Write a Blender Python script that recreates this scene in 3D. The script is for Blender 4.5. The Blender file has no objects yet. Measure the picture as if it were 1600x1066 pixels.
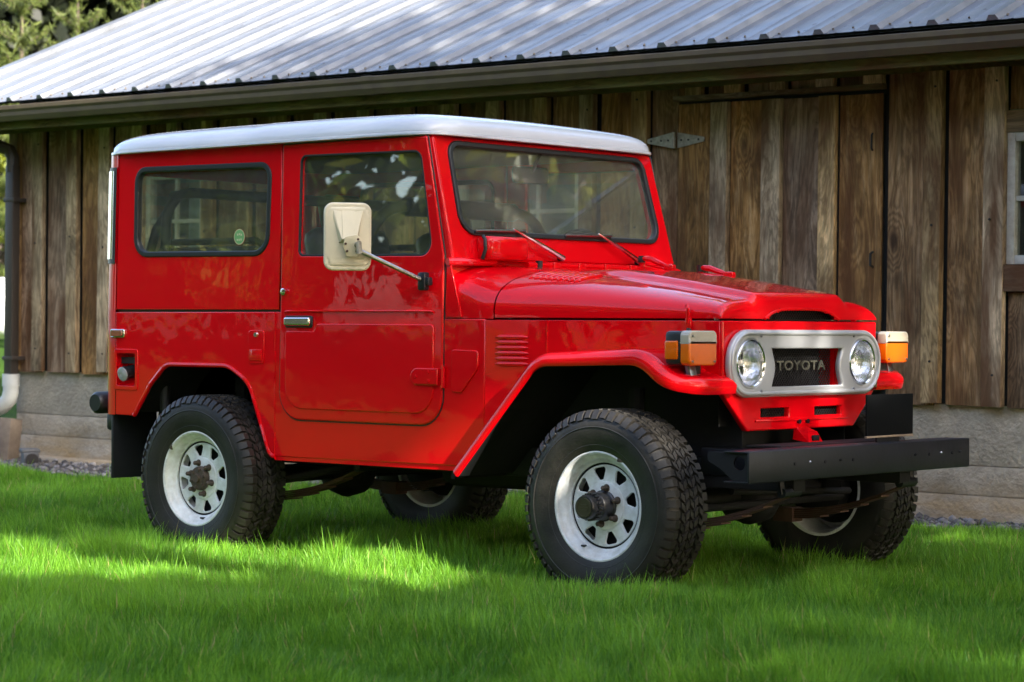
import bpy, bmesh, math, random
import numpy as np
from mathutils import Vector, Matrix, Quaternion
R = math.radians
rng = np.random.default_rng(7); random.seed(7)
sc = bpy.context.scene
COL = sc.collection

# ------------------------------------------------------------------ camera
cd = bpy.data.cameras.new('camera'); cam = bpy.data.objects.new('camera', cd); COL.objects.link(cam)
fw = Vector((-0.65202426, 0.75817225, -0.00626117)); rt = Vector((0.75814982, 0.6520537, 0.00590013)); up = Vector((-0.0085559, 0.0008999, 0.999963))
cam.matrix_world = Matrix(((rt.x, up.x, -fw.x, 7.92020), (rt.y, up.y, -fw.y, -7.92247), (rt.z, up.z, -fw.z, 1.04394), (0, 0, 0, 1)))
cd.sensor_width = 36; cd.lens = 83.409; cd.clip_start = .1; cd.clip_end = 800
cd.dof.use_dof = True; cd.dof.focus_distance = 9.9; cd.dof.aperture_fstop = 5.0
sc.camera = cam
CAMP = Vector((7.92020, -7.92247, 1.04394))

# ------------------------------------------------------------------ sky, sun, exposure
SUN = Vector((.845, -.13, .525)).normalized()          # direction towards the sun
w = bpy.data.worlds.new('World'); sc.world = w; w.use_nodes = True
nt = w.node_tree; bg = nt.nodes['Background']
sky = nt.nodes.new('ShaderNodeTexSky'); sky.sky_type = 'NISHITA'; sky.sun_disc = False
sky.sun_elevation = math.asin(SUN.z); sky.sun_rotation = math.atan2(SUN.x, SUN.y); sky.air_density = .85; sky.dust_density = 3.5; sky.ozone_density = .8
nt.links.new(sky.outputs[0], bg.inputs[0]); bg.inputs[1].default_value = .15
sd = bpy.data.lights.new('sun', 'SUN'); so = bpy.data.objects.new('sun', sd); COL.objects.link(so)
sd.energy = 4.4; sd.angle = R(.53); sd.color = (1, .93, .82); so.rotation_euler = SUN.to_track_quat('Z', 'Y').to_euler(); so.location = SUN * 60
sc.view_settings.view_transform = 'Standard'; sc.view_settings.look = 'None'; sc.view_settings.gamma = 1; sc.view_settings.use_curve_mapping = False
sc.view_settings.exposure = 2.25
sc.cycles.use_denoising = True
sc.cycles.max_bounces = 7; sc.cycles.transparent_max_bounces = 24; sc.cycles.sample_clamp_indirect = 8

# ------------------------------------------------------------------ materials
MATS = {}
def nodes(name):
    m = bpy.data.materials.new(name); m.use_nodes = True; MATS[name] = m
    return m, m.node_tree, m.node_tree.nodes['Principled BSDF']
def N(t, kind, **kw):
    n = t.nodes.new(kind)
    for k, v in kw.items():
        if k in n.inputs: n.inputs[k].default_value = v
        else: setattr(n, k, v)
    return n
def mat(name, col, rough=.5, metal=0, coat=0, spec=.5, bump=0, bscale=60, var=0, vscale=3, coatr=.03, dirt=None):
    m, t, b = nodes(name)
    b.inputs['Base Color'].default_value = (*col, 1); b.inputs['Roughness'].default_value = rough; b.inputs['Metallic'].default_value = metal
    b.inputs['Coat Weight'].default_value = coat; b.inputs['Coat Roughness'].default_value = coatr; b.inputs['Specular IOR Level'].default_value = spec
    tc = N(t, 'ShaderNodeTexCoord')
    if bump:
        n = N(t, 'ShaderNodeTexNoise', Scale=bscale, Detail=4); bp = N(t, 'ShaderNodeBump', Strength=bump, Distance=.01)
        t.links.new(tc.outputs['Object'], n.inputs['Vector']); t.links.new(n.outputs[0], bp.inputs['Height']); t.links.new(bp.outputs[0], b.inputs['Normal'])
    if var:
        n = N(t, 'ShaderNodeTexNoise', Scale=vscale, Detail=6, Roughness=.65)
        r = N(t, 'ShaderNodeValToRGB'); c2 = dirt or tuple(max(0, c * (1 - var)) for c in col)
        r.color_ramp.elements[0].position = .32; r.color_ramp.elements[0].color = (*c2, 1)
        r.color_ramp.elements[1].position = .68; r.color_ramp.elements[1].color = (*col, 1)
        t.links.new(tc.outputs['Object'], n.inputs['Vector']); t.links.new(n.outputs[0], r.inputs[0]); t.links.new(r.outputs[0], b.inputs['Base Color'])
        rr = N(t, 'ShaderNodeMapRange'); rr.inputs[3].default_value = min(1, rough + .12); rr.inputs[4].default_value = max(.02, rough - .08)
        t.links.new(n.outputs[0], rr.inputs[0]); t.links.new(rr.outputs[0], b.inputs['Roughness'])
    return m
def paint(name, col):
    m, t, b = nodes(name)
    b.inputs['Base Color'].default_value = (*col, 1); b.inputs['Roughness'].default_value = .42; b.inputs['Coat Weight'].default_value = 1; b.inputs['Coat IOR'].default_value = 1.46; b.inputs['Coat Roughness'].default_value = .025
    b.inputs['Specular IOR Level'].default_value = .05
    tc = N(t, 'ShaderNodeTexCoord'); n = N(t, 'ShaderNodeTexNoise', Scale=5.5, Detail=2); bp = N(t, 'ShaderNodeBump', Strength=.12, Distance=.012)
    t.links.new(tc.outputs['Object'], n.inputs['Vector']); t.links.new(n.outputs[0], bp.inputs['Height']); t.links.new(bp.outputs[0], b.inputs['Coat Normal']); 
    n2 = N(t, 'ShaderNodeTexNoise', Scale=40, Detail=5); rr = N(t, 'ShaderNodeMapRange'); rr.inputs[3].default_value = .006; rr.inputs[4].default_value = .035
    t.links.new(tc.outputs['Object'], n2.inputs['Vector']); t.links.new(n2.outputs[0], rr.inputs[0]); t.links.new(rr.outputs[0], b.inputs['Coat Roughness'])
    return m
paint('red', (.70, .0003, .0050))
mat('roof_white', (.60, .625, .67), .22, coat=.6, bump=.02, bscale=8, var=.06, vscale=4)
mat('bezel', (.47, .48, .50), .34, metal=.3, coat=.35)
mat('wheel_white', (.80, .83, .86), .38, coat=.2, var=.22, vscale=14, dirt=(.50, .50, .48))
mat('tyre', (.0095, .0088, .0084), .5, spec=.45, bump=.12, bscale=90, var=.35, vscale=9, dirt=(.026, .023, .019))
mat('black_steel', (.0085, .0095, .015), .40, spec=.5, bump=.05, bscale=50, var=.4, vscale=10)
mat('underbody', (.010, .010, .011), .75, spec=.3, bump=.15, bscale=30)
mat('rubber', (.016, .018, .020), .38, spec=.5)
mat('chrome', (.78, .78, .80), .12, metal=1)
mat('lamp_reflector', (.9, .9, .92), .20, metal=1, bump=.25, bscale=45)
mat('steel', (.45, .45, .47), .28, metal=1, var=.4, vscale=30)
mat('rust', (.085, .038, .024), .85, bump=.3, bscale=60, var=.5, vscale=20, dirt=(.07, .04, .03))
mat('brown_hub', (.085, .060, .042), .6, var=.4, vscale=25, bump=.1)
mat('hub_black', (.020, .019, .021), .35, spec=.6)
mat('hub_gold', (.085, .075, .05), .45, metal=.6)
mat('beige', (.74, .66, .47), .42, coat=.15, var=.12, vscale=9)
mat('interior_black', (.016, .016, .017), .6)
mat('interior_grey', (.05, .052, .05), .6)
mat('seat_vinyl', (.022, .023, .026), .42, bump=.05, bscale=120)
mat('plate_black', (.005, .0055, .006), .9, spec=.1)
mat('tan_edge', (.30, .22, .15), .6)
mat('badge', (.20, .195, .16), .35, metal=.7)
mat('sticker_green', (.16, .40, .13), .5); mat('sticker_cream', (.62, .60, .36), .5); mat('sticker_rim', (.45, .22, .08), .5)
mat('mesh_wire', (.055, .055, .058), .4, metal=.6)
mat('gutter', (.090, .064, .045), .5, var=.35, vscale=6, dirt=(.12, .092, .05))
mat('pipe_brown', (.050, .040, .034), .5)
mat('pvc_white', (.66, .68, .66), .4, var=.15, vscale=12)
mat('cast_grey', (.12, .125, .13), .5, var=.3, vscale=20)
mat('tank_white', (.75, .77, .80), .35, coat=.2)
mat('window_paint', (.62, .60, .52), .55, var=.25, vscale=18, dirt=(.42, .38, .30))
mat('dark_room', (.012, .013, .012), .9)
mat('curtain', (.42, .46, .46), .9)
mat('brick_red', (.24, .09, .06), .8, bump=.2, var=.4, vscale=10)
mat('grey_post', (.24, .19, .145), .9, bump=.3, bscale=25, var=.4, vscale=9)
mat('hinge_metal', (.44, .42, .33), .6, metal=.3, var=.4, vscale=30, dirt=(.22, .20, .16))
mat('iron', (.02, .018, .016), .7)
mat('bark', (.10, .075, .055), .9, bump=.5, bscale=12, var=.5, vscale=5)
mat('red_lens', (.30, .10, .05), .2, coat=1)

def glass(name, tint, refl=1.0, rough=.0, ior=1.5, haze=.05):  # pale diffuse film on the glass stands in for a broad hazy reflection
    m = bpy.data.materials.new(name); m.use_nodes = True; MATS[name] = m; t = m.node_tree; t.nodes.remove(t.nodes['Principled BSDF'])
    out = t.nodes['Material Output']; tr = N(t, 'ShaderNodeBsdfTransparent'); tr.inputs[0].default_value = (*tint, 1)
    gl = N(t, 'ShaderNodeBsdfGlossy'); gl.inputs[0].default_value = (1, 1, 1, 1); gl.inputs[1].default_value = rough
    lw = N(t, 'ShaderNodeLayerWeight'); lw.inputs[0].default_value = .5; pw = N(t, 'ShaderNodeMath', operation='POWER'); pw.inputs[1].default_value = 5; t.links.new(lw.outputs['Facing'], pw.inputs[0]); fr = N(t, 'ShaderNodeMath', operation='MULTIPLY_ADD'); fr.inputs[1].default_value = .958; fr.inputs[2].default_value = .042; t.links.new(pw.outputs[0], fr.inputs[0]); mu = N(t, 'ShaderNodeMath', operation='MULTIPLY', use_clamp=True); mu.inputs[1].default_value = refl
    mx = N(t, 'ShaderNodeMixShader'); t.links.new(fr.outputs[0], mu.inputs[0]); t.links.new(mu.outputs[0], mx.inputs[0]); t.links.new(tr.outputs[0], mx.inputs[1]); t.links.new(gl.outputs[0], mx.inputs[2]); df = N(t, 'ShaderNodeBsdfDiffuse'); df.inputs[0].default_value = (.75, .78, .70, 1); dn = N(t, 'ShaderNodeTexNoise', Scale=3.5, Detail=6, Roughness=.7); tc = N(t, 'ShaderNodeTexCoord'); t.links.new(tc.outputs['Object'], dn.inputs[0])
    dr_ = N(t, 'ShaderNodeMapRange'); dr_.inputs[1].default_value = .3; dr_.inputs[2].default_value = .8; dr_.inputs[3].default_value = haze * .3; dr_.inputs[4].default_value = haze; t.links.new(dn.outputs[0], dr_.inputs[0])
    m2 = N(t, 'ShaderNodeMixShader'); t.links.new(dr_.outputs[0], m2.inputs[0]); t.links.new(mx.outputs[0], m2.inputs[1]); t.links.new(df.outputs[0], m2.inputs[2]); t.links.new(m2.outputs[0], out.inputs[0])
    return m
glass('corner_glass', (.85, .9, .88), 5, haze=.12)
glass('glass', (.90, .93, .84), 3.0, haze=.06); glass('windscreen', (.93, .96, .94), 2.2, haze=.075); glass('lamp_glass', (.95, .96, .97), 1.6); glass('house_glass', (.7, .75, .74), 2.0)
def lens(name, col, em=0):
    m, t, b = nodes(name); b.inputs['Base Color'].default_value = (*col, 1); b.inputs['Roughness'].default_value = .18; b.inputs['Coat Weight'].default_value = .8
    b.inputs['Subsurface Weight'].default_value = .0; b.inputs['Subsurface Radius'].default_value = (.02, .01, .004); b.inputs['Subsurface Scale'].default_value = .5
    tc = N(t, 'ShaderNodeTexCoord'); wv = N(t, 'ShaderNodeTexWave', Scale=70); wv.bands_direction = 'Y'; bp = N(t, 'ShaderNodeBump', Strength=.35, Distance=.004)
    t.links.new(tc.outputs['Object'], wv.inputs['Vector']); t.links.new(wv.outputs[1], bp.inputs['Height']); t.links.new(bp.outputs[0], b.inputs['Normal'])
lens('amber', (.80, .135, .002)); lens('clear_lens', (.46, .41, .32))

# weathered timber
def wood(name, dark, mid, grey, moss=.35, along='Z'):
    m, t, b = nodes(name); L = t.links.new
    tc = N(t, 'ShaderNodeTexCoord'); oi = N(t, 'ShaderNodeObjectInfo')
    off = N(t, 'ShaderNodeVectorMath', operation='SCALE'); off.inputs[0].default_value = (17, 9, 31); L(oi.outputs['Random'], off.inputs['Scale'])
    ad = N(t, 'ShaderNodeVectorMath', operation='ADD'); L(tc.outputs['Object'], ad.inputs[0]); L(off.outputs[0], ad.inputs[1])
    mp = N(t, 'ShaderNodeMapping'); mp.inputs['Scale'].default_value = (16, 16, 1.5) if along == 'Z' else (1.5, 16, 16); L(ad.outputs[0], mp.inputs[0])
    mp2 = N(t, 'ShaderNodeMapping'); mp2.inputs['Scale'].default_value = (6.5, 6.5, 1.15) if along == 'Z' else (1.15, 6.5, 6.5); L(ad.outputs[0], mp2.inputs[0])
    big = N(t, 'ShaderNodeTexNoise', Scale=1, Detail=5, Roughness=.6, Distortion=1.6); L(mp2.outputs[0], big.inputs[0])
    # grain follows the distorted big noise, so rings and knots appear
    mk = N(t, 'ShaderNodeMapping'); mk.inputs['Scale'].default_value = (3.1, .6, 1.35) if along == 'Z' else (1.35, .6, 3.1); L(ad.outputs[0], mk.inputs[0])
    vo = N(t, 'ShaderNodeTexVoronoi', Scale=1.0); L(mk.outputs[0], vo.inputs['Vector'])
    kn = N(t, 'ShaderNodeMapRange', interpolation_type='SMOOTHSTEP'); kn.inputs[1].default_value = .30; kn.inputs[2].default_value = .04; L(vo.outputs['Distance'], kn.inputs[0])
    kd = N(t, 'ShaderNodeMapRange', interpolation_type='SMOOTHSTEP'); kd.inputs[1].default_value = .115; kd.inputs[2].default_value = .045; L(vo.outputs['Distance'], kd.inputs[0])
    kb = N(t, 'ShaderNodeMath', operation='MULTIPLY_ADD'); kb.inputs[1].default_value = .55; L(kn.outputs[0], kb.inputs[0]); L(big.outputs[0], kb.inputs[2])
    rin = N(t, 'ShaderNodeMath', operation='MULTIPLY'); rin.inputs[1].default_value = 46; L(kb.outputs[0], rin.inputs[0])
    sn = N(t, 'ShaderNodeMath', operation='SINE'); L(rin.outputs[0], sn.inputs[0])
    fine = N(t, 'ShaderNodeTexNoise', Scale=2.4, Detail=8, Roughness=.72, Distortion=.4); L(mp.outputs[0], fine.inputs[0])
    pat = N(t, 'ShaderNodeTexNoise', Scale=2.1, Detail=4, Roughness=.6); L(ad.outputs[0], pat.inputs[0])
    r1 = N(t, 'ShaderNodeValToRGB'); e = r1.color_ramp.elements; e[0].position = .24; e[0].color = (*dark, 1); e[1].position = .76; e[1].color = (*grey, 1)
    x = e.new(.5); x.color = (*mid, 1); L(fine.outputs[0], r1.inputs[0])
    r2 = N(t, 'ShaderNodeMapRange'); r2.inputs[1].default_value = -1; r2.inputs[2].default_value = 1; r2.inputs[3].default_value = .66; r2.inputs[4].default_value = 1.20; L(sn.outputs[0], r2.inputs[0])
    hs = N(t, 'ShaderNodeHueSaturation'); L(r1.outputs[0], hs.inputs['Color'])
    rnd = N(t, 'ShaderNodeMapRange'); rnd.inputs[3].default_value = .60; rnd.inputs[4].default_value = 1.35; L(oi.outputs['Random'], rnd.inputs[0])
    pv = N(t, 'ShaderNodeMapRange'); pv.inputs[1].default_value = .3; pv.inputs[2].default_value = .7; pv.inputs[3].default_value = .42; pv.inputs[4].default_value = 1.42; L(pat.outputs[0], pv.inputs[0])
    m1 = N(t, 'ShaderNodeMath', operation='MULTIPLY'); L(rnd.outputs[0], m1.inputs[0]); L(pv.outputs[0], m1.inputs[1])
    m2 = N(t, 'ShaderNodeMath', operation='MULTIPLY'); L(m1.outputs[0], m2.inputs[0]); L(r2.outputs[0], m2.inputs[1]); L(m2.outputs[0], hs.inputs['Value'])
    wn = N(t, 'ShaderNodeTexWhiteNoise', noise_dimensions='1D'); L(oi.outputs['Random'], wn.inputs['W'])
    sr = N(t, 'ShaderNodeMapRange'); sr.inputs[3].default_value = .80; sr.inputs[4].default_value = 1.25; L(wn.outputs[0], sr.inputs[0]); L(sr.outputs[0], hs.inputs['Saturation'])
    # rust-brown streaks and moss near the eaves
    st = N(t, 'ShaderNodeTexNoise', Scale=1.0, Detail=3); L(mp2.outputs[0], st.inputs[0])
    sm = N(t, 'ShaderNodeMapRange'); sm.inputs[1].default_value = .46; sm.inputs[2].default_value = .66; sm.inputs[4].default_value = .85; L(st.outputs[0], sm.inputs[0])
    mxb = N(t, 'ShaderNodeMixRGB'); mxb.inputs[2].default_value = (.115, .046, .017, 1); L(sm.outputs[0], mxb.inputs[0]); L(hs.outputs[0], mxb.inputs[1])
    km = N(t, 'ShaderNodeMath', operation='MULTIPLY'); km.inputs[1].default_value = .85; L(kd.outputs[0], km.inputs[0]); mxk = N(t, 'ShaderNodeMixRGB'); mxk.inputs[2].default_value = (.040, .020, .010, 1); L(km.outputs[0], mxk.inputs[0]); L(mxb.outputs[0], mxk.inputs[1]); mxb = mxk
    sp = N(t, 'ShaderNodeSeparateXYZ'); L(tc.outputs['Object'], sp.inputs[0])
    mz = N(t, 'ShaderNodeMapRange'); mz.inputs[1].default_value = 1.75; mz.inputs[2].default_value = 2.5; L(sp.outputs[2], mz.inputs[0])
    ms = N(t, 'ShaderNodeMapRange'); ms.inputs[1].default_value = .42; ms.inputs[2].default_value = .66; L(pat.outputs[0], ms.inputs[0])
    mm = N(t, 'ShaderNodeMath', operation='MULTIPLY'); L(mz.outputs[0], mm.inputs[0]); L(ms.outputs[0], mm.inputs[1])
    mm2 = N(t, 'ShaderNodeMath', operation='MULTIPLY'); mm2.inputs[1].default_value = moss; L(mm.outputs[0], mm2.inputs[0])
    mxm = N(t, 'ShaderNodeMixRGB'); mxm.inputs[2].default_value = (.085, .095, .025, 1); L(mm2.outputs[0], mxm.inputs[0]); L(mxb.outputs[0], mxm.inputs[1])
    L(mxm.outputs[0], b.inputs['Base Color']); b.inputs['Roughness'].default_value = .82; b.inputs['Specular IOR Level'].default_value = .25
    bp = N(t, 'ShaderNodeBump', Strength=.5, Distance=.006); L(fine.outputs[0], bp.inputs['Height']); L(bp.outputs[0], b.inputs['Normal'])
wood('board_wood', (.108, .056, .024), (.280, .166, .082), (.47, .325, .188))
wood('batten_wood', (.26, .175, .095), (.52, .375, .22), (.74, .57, .36), moss=.8)
wood('trim_wood', (.09, .06, .035), (.21, .15, .09), (.36, .27, .18), moss=.5, along='X')
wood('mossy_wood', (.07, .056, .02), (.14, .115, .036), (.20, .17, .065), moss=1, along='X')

def concrete():
    m, t, b = nodes('concrete'); L = t.links.new; tc = N(t, 'ShaderNodeTexCoord')
    n = N(t, 'ShaderNodeTexNoise', Scale=3.2, Detail=12, Roughness=.78, Distortion=.6); L(tc.outputs['Object'], n.inputs[0])
    r = N(t, 'ShaderNodeValToRGB'); e = r.color_ramp.elements; e[0].position = .34; e[0].color = (.28, .235, .175, 1); e[1].position = .7; e[1].color = (.60, .515, .40, 1); L(n.outputs[0], r.inputs[0])
    mp = N(t, 'ShaderNodeMapping'); mp.inputs['Scale'].default_value = (1.3, 1, 5); L(tc.outputs['Object'], mp.inputs[0])
    n2 = N(t, 'ShaderNodeTexNoise', Scale=1.2, Detail=6, Roughness=.6); L(mp.outputs[0], n2.inputs[0])
    sp = N(t, 'ShaderNodeSeparateXYZ'); L(tc.outputs['Object'], sp.inputs[0])
    zz = N(t, 'ShaderNodeMapRange'); zz.inputs[1].default_value = .36; zz.inputs[2].default_value = .08; L(sp.outputs[2], zz.inputs[0])
    s2 = N(t, 'ShaderNodeMapRange'); s2.inputs[1].default_value = .42; s2.inputs[2].default_value = .62; L(n2.outputs[0], s2.inputs[0])
    mu = N(t, 'ShaderNodeMath', operation='MULTIPLY'); L(zz.outputs[0], mu.inputs[0]); L(s2.outputs[0], mu.inputs[1])
    mu2 = N(t, 'ShaderNodeMath', operation='MULTIPLY'); mu2.inputs[1].default_value = .6; L(mu.outputs[0], mu2.inputs[0])
    mx = N(t, 'ShaderNodeMixRGB'); mx.inputs[2].default_value = (.40, .24, .06, 1); L(mu2.outputs[0], mx.inputs[0]); L(r.outputs[0], mx.inputs[1])
    n3 = N(t, 'ShaderNodeTexNoise', Scale=45, Detail=4); L(tc.outputs['Object'], n3.inputs[0])
    L(mx.outputs[0], b.inputs['Base Color']); b.inputs['Roughness'].default_value = .9
    bp = N(t, 'ShaderNodeBump', Strength=.8, Distance=.015); L(n3.outputs[0], bp.inputs['Height']); L(bp.outputs[0], b.inputs['Normal'])
concrete()
def roofmetal():
    m, t, b = nodes('roof_metal'); L = t.links.new; tc = N(t, 'ShaderNodeTexCoord')
    b.inputs['Metallic'].default_value = .35; b.inputs['Specular IOR Level'].default_value = .12; b.inputs['Base Color'].default_value = (.50, .53, .58, 1)
    n = N(t, 'ShaderNodeTexNoise', Scale=3, Detail=6, Roughness=.7); L(tc.outputs['Object'], n.inputs[0])
    rr = N(t, 'ShaderNodeMapRange'); rr.inputs[3].default_value = .22; rr.inputs[4].default_value = .38; L(n.outputs[0], rr.inputs[0]); L(rr.outputs[0], b.inputs['Roughness'])
    r = N(t, 'ShaderNodeValToRGB'); e = r.color_ramp.elements; e[0].position = .25; e[0].color = (.14, .148, .16, 1); e[1].position = .6; e[1].color = (.20, .214, .24, 1); L(n.outputs[0], r.inputs[0]); L(r.outputs[0], b.inputs['Base Color'])
roofmetal()
def leafmat(name, c1, c2, transl=.45, rough=.5, straw=None):
    m = bpy.data.materials.new(name); m.use_nodes = True; MATS[name] = m; t = m.node_tree; L = t.links.new; b = t.nodes['Principled BSDF']; out = t.nodes['Material Output']
    rp = N(t, 'ShaderNodeValToRGB'); e = rp.color_ramp.elements; e[0].color = (*c1, 1); e[1].color = (*c2, 1)
    if straw: e[1].position = .90; x = e.new(.97); x.color = (*straw, 1)
    at = N(t, 'ShaderNodeAttribute', attribute_name='tone'); L(at.outputs['Fac'], rp.inputs[0])
    b.inputs['Roughness'].default_value = rough; b.inputs['Specular IOR Level'].default_value = .35; L(rp.outputs[0], b.inputs['Base Color'])
    tl = N(t, 'ShaderNodeBsdfTranslucent'); hs = N(t, 'ShaderNodeHueSaturation'); hs.inputs['Value'].default_value = 1.5; hs.inputs['Hue'].default_value = .462; L(rp.outputs[0], hs.inputs['Color']); L(hs.outputs[0], tl.inputs[0])
    mx = N(t, 'ShaderNodeMixShader'); mx.inputs[0].default_value = transl; L(b.outputs[0], mx.inputs[1]); L(tl.outputs[0], mx.inputs[2]); L(mx.outputs[0], out.inputs[0])
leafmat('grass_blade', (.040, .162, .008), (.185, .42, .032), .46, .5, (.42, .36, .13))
leafmat('leaf', (.040, .078, .008), (.19, .22, .022), .40)
leafmat('needle', (.035, .065, .014), (.15, .185, .045), .4)
leafmat('shaded_needle', (.004, .007, .003), (.016, .020, .007), .15)  # near-black needles: the shade of the wood is put into the colour
def ground():
    m, t, b = nodes('lawn_soil'); L = t.links.new; tc = N(t, 'ShaderNodeTexCoord')
    n = N(t, 'ShaderNodeTexNoise', Scale=9, Detail=8, Roughness=.75); L(tc.outputs['Object'], n.inputs[0])
    r = N(t, 'ShaderNodeValToRGB'); e = r.color_ramp.elements; e[0].position = .3; e[0].color = (.014, .036, .004, 1); e[1].position = .7; e[1].color = (.042, .095, .010, 1); L(n.outputs[0], r.inputs[0]); L(r.outputs[0], b.inputs['Base Color'])
    b.inputs['Roughness'].default_value = .95; b.inputs['Specular IOR Level'].default_value = .1
    n3 = N(t, 'ShaderNodeTexNoise', Scale=60, Detail=5); L(tc.outputs['Object'], n3.inputs[0]); bp = N(t, 'ShaderNodeBump', Strength=.8, Distance=.03); L(n3.outputs[0], bp.inputs['Height']); L(bp.outputs[0], b.inputs['Normal'])
ground()
def pebble():
    m, t, b = nodes('pebble'); L = t.links.new; at = N(t, 'ShaderNodeAttribute', attribute_name='tone'); r = N(t, 'ShaderNodeValToRGB'); e = r.color_ramp.elements
    e[0].color = (.045, .042, .042, 1); e[1].color = (.26, .25, .25, 1); x = e.new(.6); x.color = (.12, .11, .105, 1); L(at.outputs['Fac'], r.inputs[0]); L(r.outputs[0], b.inputs['Base Color']); b.inputs['Roughness'].default_value = .8
pebble()
mat('gravel_dirt', (.085, .078, .070), .95, bump=.6, bscale=50, var=.5, vscale=30)

# ------------------------------------------------------------------ mesh helpers
def mesh(name, v, f, m, smooth=30):
    me = bpy.data.meshes.new(name); me.from_pydata([tuple(p) for p in v], [], f); me.update()
    if isinstance(m, str): me.materials.append(MATS[m])
    fin(me, smooth); return me
def fin(me, smooth):
    if smooth:
        me.polygons.foreach_set('use_smooth', [True] * len(me.polygons)); me.set_sharp_from_angle(angle=R(smooth))
def link(name, me, parent=None, loc=None, rot=None):
    o = bpy.data.objects.new(name, me); COL.objects.link(o)
    if parent is not None: o.parent = parent
    if loc is not None: o.location = loc
    if rot is not None: o.rotation_euler = rot
    return o
def tag(o, label, cat, group=None, kind=None):
    o['label'] = label; o['category'] = cat
    if group: o['group'] = group
    if kind: o['kind'] = kind
    return o
def empty(name, loc=(0, 0, 0)):
    o = bpy.data.objects.new(name, None); o.empty_display_size = .1; COL.objects.link(o); o.location = loc; return o
class MB:
    """collects shapes, builds ONE mesh"""
    def __init__(s): s.v = []; s.f = []
    def add(s, v, f, M=None):
        k = len(s.v); s.v += [tuple(M @ Vector(p)) if M else tuple(p) for p in v]; s.f += [tuple(i + k for i in q) for q in f]; return s
    def box(s, c, d, M=None, bev=0):
        bm = bmesh.new(); bmesh.ops.create_cube(bm, size=1)
        for q in bm.verts: q.co = Vector((q.co.x * d[0], q.co.y * d[1], q.co.z * d[2]))
        if bev: bmesh.ops.bevel(bm, geom=list(bm.edges), offset=bev, segments=2, profile=.5, affect='EDGES')
        bm.verts.index_update()
        v = [q.co + Vector(c) for q in bm.verts]; f = [[q.index for q in p.verts] for p in bm.faces]; bm.free(); return s.add(v, f, M)
    def b2(s, a, b, M=None, bev=0):
        return s.box([(i + j) / 2 for i, j in zip(a, b)], [abs(j - i) for i, j in zip(a, b)], M, bev)
    def tube(s, pts, r, n=10, caps=True):
        pts = [Vector(p) for p in pts]; rs = r if isinstance(r, (list, tuple)) else [r] * len(pts); v = []; f = []; T0 = None; a = None
        for i, p in enumerate(pts):
            T = ((pts[min(i + 1, len(pts) - 1)] - p).normalized() + (p - pts[max(i - 1, 0)]).normalized())
            T = T.normalized() if T.length > 1e-6 else Vector((0, 0, 1))
            if a is None: a = T.orthogonal().normalized()
            a = (a - T * a.dot(T)).normalized(); b = T.cross(a)
            for k in range(n): t = 2 * math.pi * k / n; v.append(p + (a * math.cos(t) + b * math.sin(t)) * rs[i])
        for i in range(len(pts) - 1):
            for k in range(n): f.append((i * n + k, i * n + (k + 1) % n, (i + 1) * n + (k + 1) % n, (i + 1) * n + k))
        if caps: f.append(tuple(range(n - 1, -1, -1))); f.append(tuple((len(pts) - 1) * n + k for k in range(n)))
        return s.add(v, f)
    def lathe(s, prof, n=48, M=None, closed=False):
        """profile of (radius, height) about local z"""
        v = []; f = []; m = len(prof)
        for k in range(n):
            t = 2 * math.pi * k / n; v += [(r * math.cos(t), r * math.sin(t), h) for r, h in prof]
        for k in range(n):
            k2 = (k + 1) % n
            for j in range(m - 1 + (1 if closed else 0)):
                j2 = (j + 1) % m; f.append((k * m + j, k2 * m + j, k2 * m + j2, k * m + j2))
        return s.add(v, f, M)
    def grid(s, P, wrap=False):
        n, m = len(P), len(P[0]); v = [p for r in P for p in r]; f = []
        for i in range(n - 1):
            for j in range(m - 1): f.append((i * m + j, (i + 1) * m + j, (i + 1) * m + j + 1, i * m + j + 1))
        return s.add(v, f)
    def build(s, name, m, parent=None, smooth=30, **k):
        me = mesh(name, s.v, s.f, m, smooth)
        bm = bmesh.new(); bm.from_mesh(me); bmesh.ops.recalc_face_normals(bm, faces=bm.faces); bm.to_mesh(me); bm.free(); fin(me, smooth)
        return link(name, me, parent, **k)
def rpoly(pts, closed=True, seg=7):
    """polygon (x, z, radius) with rounded corners"""
    out = []; n = len(pts)
    for i, p in enumerate(pts):
        r = p[2] if len(p) > 2 else 0
        if r <= 0 or (not closed and i in (0, n - 1)): out.append((p[0], p[1])); continue
        a = Vector(pts[i - 1][:2]); b = Vector(p[:2]); c = Vector(pts[(i + 1) % n][:2])
        u = (a - b).normalized(); w_ = (c - b).normalized(); ang = u.angle(w_); d = min(r / math.tan(ang / 2), .48 * (a - b).length, .48 * (c - b).length); rr = d * math.tan(ang / 2)
        p0 = b + u * d; p1 = b + w_ * d; cen = b + (u + w_).normalized() * (rr / math.sin(ang / 2))
        a0 = math.atan2(*(p0 - cen).yx); a1 = math.atan2(*(p1 - cen).yx); da = (a1 - a0 + math.pi) % (2 * math.pi) - math.pi
        for k in range(seg + 1): t = a0 + da * k / seg; out.append((cen.x + rr * math.cos(t), cen.y + rr * math.sin(t)))
    return out
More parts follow.
